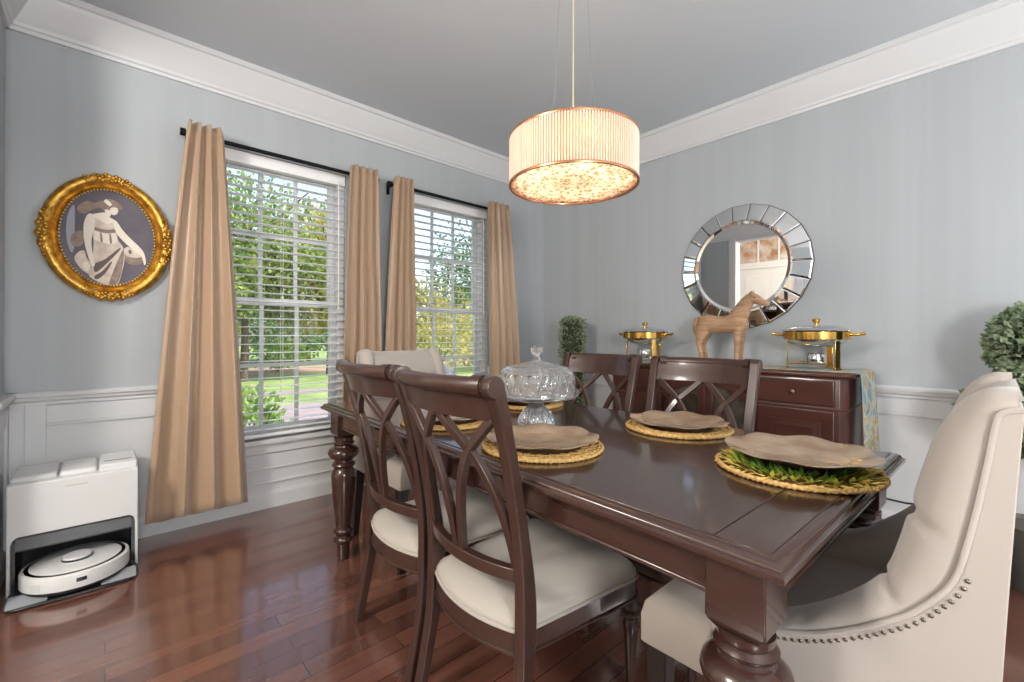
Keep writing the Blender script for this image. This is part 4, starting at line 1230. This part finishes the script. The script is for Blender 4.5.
tp = thing('topiary_plant', 'tall narrow column of small green leaves in the room corner behind a chair', 'topiary plant', (3.02, 2.52, 0))
q = MB()
for i in range(2600):
    z = .34 + .9 * rnd.random(); a = rnd.random() * 2 * pi; r_ = .075 + .035 * rnd.random()
    p = Vector((r_ * cos(a), r_ * sin(a), z)); d = (Vector((cos(a), sin(a), rnd.uniform(-.3, .9))) + Vector((rnd.uniform(-.6, .6), rnd.uniform(-.6, .6), 0))).normalized()
    s_ = d.cross(Vector((rnd.uniform(-1, 1), rnd.uniform(-1, 1), rnd.uniform(-1, 1)))).normalized(); L = rnd.uniform(.018, .03)
    q.add([p, p + d * L * .5 + s_ * L * .35, p + d * L, p + d * L * .5 - s_ * L * .35], [(0, 1, 2, 3)])
leaves(q, 300, (0, 0, 1.23), (.09, .09, .03), .026)
obj('foliage', q, LEAFD, tp)
obj('core', MB().lathe([(.001, .34), (.08, .34), (.085, .8), (.085, 1.2), (.05, 1.235), (.001, 1.24)], 20), mat('inner_twigs', srgb(58, 66, 42), .9, noise=((60, 60, 60), srgb(40, 44, 30))), tp)
obj('stem', MB().tube([(0, 0, .2), (0, 0, .4)], .014, 8), STEM, tp, smooth=60)
obj('pot', MB().lathe([(.001, 0), (.085, 0), (.11, .2), (.116, .22), (.105, .22), (.1, .205), (.001, .2)], 32), POT, tp, smooth=40)

tp = thing('topiary_bush', 'full rounded green topiary by the right wall behind the near upholstered chair', 'topiary plant', (3.0, -.15, 0))
q = MB()
leaves(q, 3200, (0, .015, 1.06), (.17, .17, .185), .036, shell=.8)
leaves(q, 2600, (0, .03, .76), (.24, .24, .17), .036, shell=.8)
obj('foliage', q, LEAFD, tp)
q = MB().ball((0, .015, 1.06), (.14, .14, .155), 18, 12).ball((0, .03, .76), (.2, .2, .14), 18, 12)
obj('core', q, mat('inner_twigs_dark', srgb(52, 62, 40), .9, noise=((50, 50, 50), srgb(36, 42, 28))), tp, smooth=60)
obj('stem', MB().tube([(0, 0, .25), (0, 0, .7)], .018, 8), STEM, tp, smooth=60)
obj('pot', MB().lathe([(.001, 0), (.12, 0), (.15, .26), (.158, .28), (.145, .28), (.14, .265), (.001, .26)], 32), POT, tp, smooth=40)

# thin black cable on the right wall
cb_ = MB().tube([(M - .026, .5, .185), (M - .026, .42, .178), (M - .026, .34, .176), (M - .026, .25, .19), (M - .026, .16, .22), (M - .026, .06, .25), (M - .03, -.02, .24)], .005, 8)
tag(obj('power_cable', cb_, CABLE, smooth=60), 'thin black power cable along the white wainscot right of the sideboard', 'cable')

# ------------------------------------------------------------------ outdoors
GZ = -.45
def flat(name, x0, x1, y0, y1, z, m, label, cat):
    return struct(name, MB().box(x0, x1, y0, y1, z - .05, z), m, label, cat)
flat('lawn', -40, 60, W + WT, 70, GZ, LAWN, 'green lawn outside the windows', 'lawn')
flat('road', -40, 60, 6.6, 10.6, GZ + .012, ROAD, 'pinkish grey road beyond the near lawn', 'road')
flat('mulch_bed', -14, 30, 19.5, 23, GZ + .014, MULCH, 'pinkish mulch bed under the trees across the road', 'mulch bed')
flat('sidewalk', -40, 60, 12.4, 13.3, GZ + .016, ROAD, 'pale pavement strip across the far lawn', 'pavement')


def tree(x, y, h, blobs, m, size, n, label, seed, trunk=.14, shell=.35):
    r_ = random.Random(seed)
    t = thing('tree', label, 'tree', (x, y, GZ), 0, 'trees outside the windows')
    tk = MB().tube([(0, 0, 0), (.05, 0, h * .2), (-.03, .05, h * .45), (.04, 0, h * .8)], [trunk, trunk * .8, trunk * .6, trunk * .25], 10)
    for k in range(9):
        a = r_.random() * 6.3; z = h * r_.uniform(.3, .7); L = h * r_.uniform(.15, .3)
        tk.tube([(0, 0, z), (L * .5 * cos(a), L * .5 * sin(a), z + L * .4), (L * cos(a), L * sin(a), z + L * .9)], [trunk * .4, trunk * .25, trunk * .08], 6)
    obj('trunk', tk, BARK, t, smooth=60)
    q = MB()
    for (bx_, by, bz, rx, ry, rz_) in blobs:
        leaves(q, n, (bx_, by, bz), (rx, ry, rz_), size, r_, shell=shell)
    obj('foliage', q, m, t)
    return t


tree(-.3, 10.5 + 5, 7, [(0, 0, 4.2, 2.6, 2.2, 2.6), (1.2, -.5, 2.9, 1.9, 1.6, 1.2), (-1.5, .2, 3.3, 1.8, 1.8, 1.5)], TREE1, .17, 5200, 'bright green leafy tree at the left of the left window view', 3)
tree(3.4, 17, 7.5, [(0, 0, 4.6, 2.4, 2.2, 2.6), (-1.2, -.8, 3.2, 1.7, 1.6, 1.3), (1.5, 0, 3.6, 1.8, 1.6, 1.5)], TREE1, .17, 5200, 'bright green leafy tree at the centre of the left window view', 4)
tree(6.6, 18, 7.5, [(0, 0, 4.4, 2.3, 2.2, 2.6), (-.9, -.9, 2.8, 1.7, 1.6, 1.2)], TREE3, .17, 5200, 'yellow green tree at the right edge of the left window view', 5)
tree(-4, 25, 9, [(0, 0, 4.4, 4, 3, 4.2)], TREE2, .3, 5200, 'dark green tree behind the bright trees, far left', 6)
tree(2, 27, 10, [(0, 0, 5, 4.2, 3, 4.8)], TREE2, .3, 5200, 'dark green tree behind the bright trees, left window', 8)
tree(9, 28, 10, [(0, 0, 5, 4.2, 3, 4.6)], TREE2, .3, 5200, 'dark green tree behind the yellow green tree', 9)
tree(13.6, 17.0, 9, [(0, 0, 5.2, 2.8, 2.6, 2.6), (-1.5, -.6, 4.4, 1.9, 1.8, 1.5), (1.6, .5, 4.5, 2, 1.8, 1.5)], TREE2, .16, 1500, 'airy tree with sky showing through outside the right window', 10, .12)
tree(19, 30, 8, [(0, 0, 3, 4, 3, 3)], TREE3, .4, 2600, 'pale yellow green tree far beyond the right window', 11)


def bush(x, y, r, h, m, size, n, label, seed):
    r_ = random.Random(seed)
    t = thing('shrub', label, 'shrub', (x, y, GZ), 0, 'shrubs outside the windows')
    st_ = MB()
    for k in range(7):
        a = k * .9; st_.tube([(0, 0, 0), (r * .3 * cos(a), r * .3 * sin(a), h * .4), (r * .6 * cos(a), r * .6 * sin(a), h * .8)], [.02, .014, .006], 6)
    obj('stems', st_, BARK, t)
    q = leaves(MB(), n, (0, 0, h * .55), (r, r, h * .5), size, r_, shell=.5)
    obj('foliage', q, m, t)


bush(1.05, 5.2, .42, .95, BUSHM, .09, 800, 'leafy green shrub close outside the left window, before the road', 21)
bush(2.1, 5.6, .3, .4, BUSHM, .08, 300, 'low green shrub close outside the left window near its sill', 22)
bush(9.6, 15.0, 1.7, 2.3, TREE3, .16, 1500, 'yellow green hedge shrub outside the right window, left part', 23)
bush(12.6, 16.0, 1.7, 2.2, TREE3, .16, 1500, 'yellow green hedge shrub outside the right window, middle part', 24)
bush(2.6, 20.3, 1.1, 1.2, TREE2, .16, 700, 'rounded shrub in the mulch bed across the road', 25)
bush(5.4, 20.6, 1.2, 1.3, BUSHM, .16, 700, 'rounded light green shrub in the mulch bed across the road', 26)

bush(-2.2, 24.2, 2.4, 3.6, TREE2, .22, 2200, 'large dark green shrub behind the mulch bed, left of the left window view', 31)
bush(2.6, 24.6, 2.5, 3.4, TREE1, .22, 2200, 'large bright green shrub behind the mulch bed, middle of the left window view', 32)
bush(7.2, 25.0, 2.4, 3.5, TREE2, .22, 2200, 'large dark green shrub behind the mulch bed, right of the left window view', 33)
hs = thing('house', 'white sided house with grey roof across the street, right window', 'house', (26, 30, GZ))
obj('walls', MB().box(0, 9, 0, 7, 0, 5.4), SIDING, hs)
obj('roof', MB().prism([(-.6, 5.3), (9.6, 5.3), (4.5, 8.6)], 'y', -.6, 7.6), ROOFM, hs)
for x in (1, 3.4, 6.4):
    for z in (1, 3.4):
        wf = obj('house_window', MB().box(x - .1, x + 1.1, -.06, .02, z - .1, z + 1.5), TRIM, hs)
        obj('house_pane', MB().box(x, x + 1, -.08, -.05, z, z + 1.4), DGLASS, wf)
q = MB().ball((0, 0, .3), (.55, .42, .38), 14, 10)
bo = obj('boulder', q, STONE, smooth=60); bo.location = (7.9, 9.2 + 3.0, GZ)
tag(bo, 'dark rounded boulder on the lawn outside the right window', 'boulder')

# ------------------------------------------------------------------ lights and sky
w = bpy.data.worlds.new('sky'); SC.world = w; w.use_nodes = True; nt = w.node_tree
bg = nt.nodes['Background']
sk = nt.nodes.new('ShaderNodeTexSky'); sk.sky_type = 'NISHITA'; sk.sun_disc = False; sk.sun_elevation = math.radians(48); sk.sun_rotation = math.radians(120)
sk.air_density = 1.0; sk.dust_density = 2.5; sk.ozone_density = 1
nt.links.new(sk.outputs[0], bg.inputs[0]); bg.inputs[1].default_value = .3


def light(name, typ, loc, energy, color, **k):
    d = bpy.data.lights.new(name, typ); d.energy = energy; d.color = color
    for a, b in k.items():
        if a != 'rot': setattr(d, a, b)
    o = bpy.data.objects.new(name, d); COL.objects.link(o); o.location = loc
    if 'rot' in k: o.rotation_euler = k['rot']
    return o


sun = light('sun', 'SUN', (0, 0, 10), 3.8, (1, .96, .88), angle=.01)
sun.rotation_euler = Vector((-.42, .42, -.8)).to_track_quat('-Z', 'Y').to_euler()
for j in range(5):
    a = 2 * pi * j / 5 + .3
    light('chandelier_light', 'POINT', (CX + .155 * cos(a), CY + .155 * sin(a), 1.79), .75, (1, .9, .78), shadow_soft_size=.03)
# added fill lights without fixtures: two at the unseen rear, one in the foyer
light('rear_right_fill', 'POINT', (3.0, -1.7, 1.35), 46, (1, .98, .96), shadow_soft_size=.2)
light('rear_left_fill', 'POINT', (-.15, -1.5, 1.4), 105, (1, .98, .96), shadow_soft_size=.3)
light('foyer_fill', 'POINT', (-1.3, 1.2, 2.2), 100, (1, .97, .93), shadow_soft_size=.25)

# ------------------------------------------------------------------ camera
yaw, f, roll, h = .83, 444.35, .0025, 1.10
fw = Vector((cos(yaw), sin(yaw), 0)); rt = Vector((sin(yaw), -cos(yaw), 0)); up = Vector((0, 0, 1))
r3 = rt * cos(roll) + up * sin(roll); u3 = -rt * sin(roll) + up * cos(roll)
cd = bpy.data.cameras.new('camera'); co = bpy.data.objects.new('camera', cd); COL.objects.link(co)
mw = Matrix.Identity(4)
for i in range(3):
    mw[i][0] = r3[i]; mw[i][1] = u3[i]; mw[i][2] = -fw[i]
mw[2][3] = h
co.matrix_world = mw
cd.sensor_width = 36; cd.lens = f / 1024 * 36; cd.shift_y = -5.25 / 1024; cd.clip_start = .02; cd.clip_end = 300
SC.camera = co
SC.view_settings.view_transform = 'Standard'; SC.view_settings.look = 'None'; SC.view_settings.gamma = 1
SC.view_settings.use_curve_mapping = False; SC.view_settings.exposure = .82
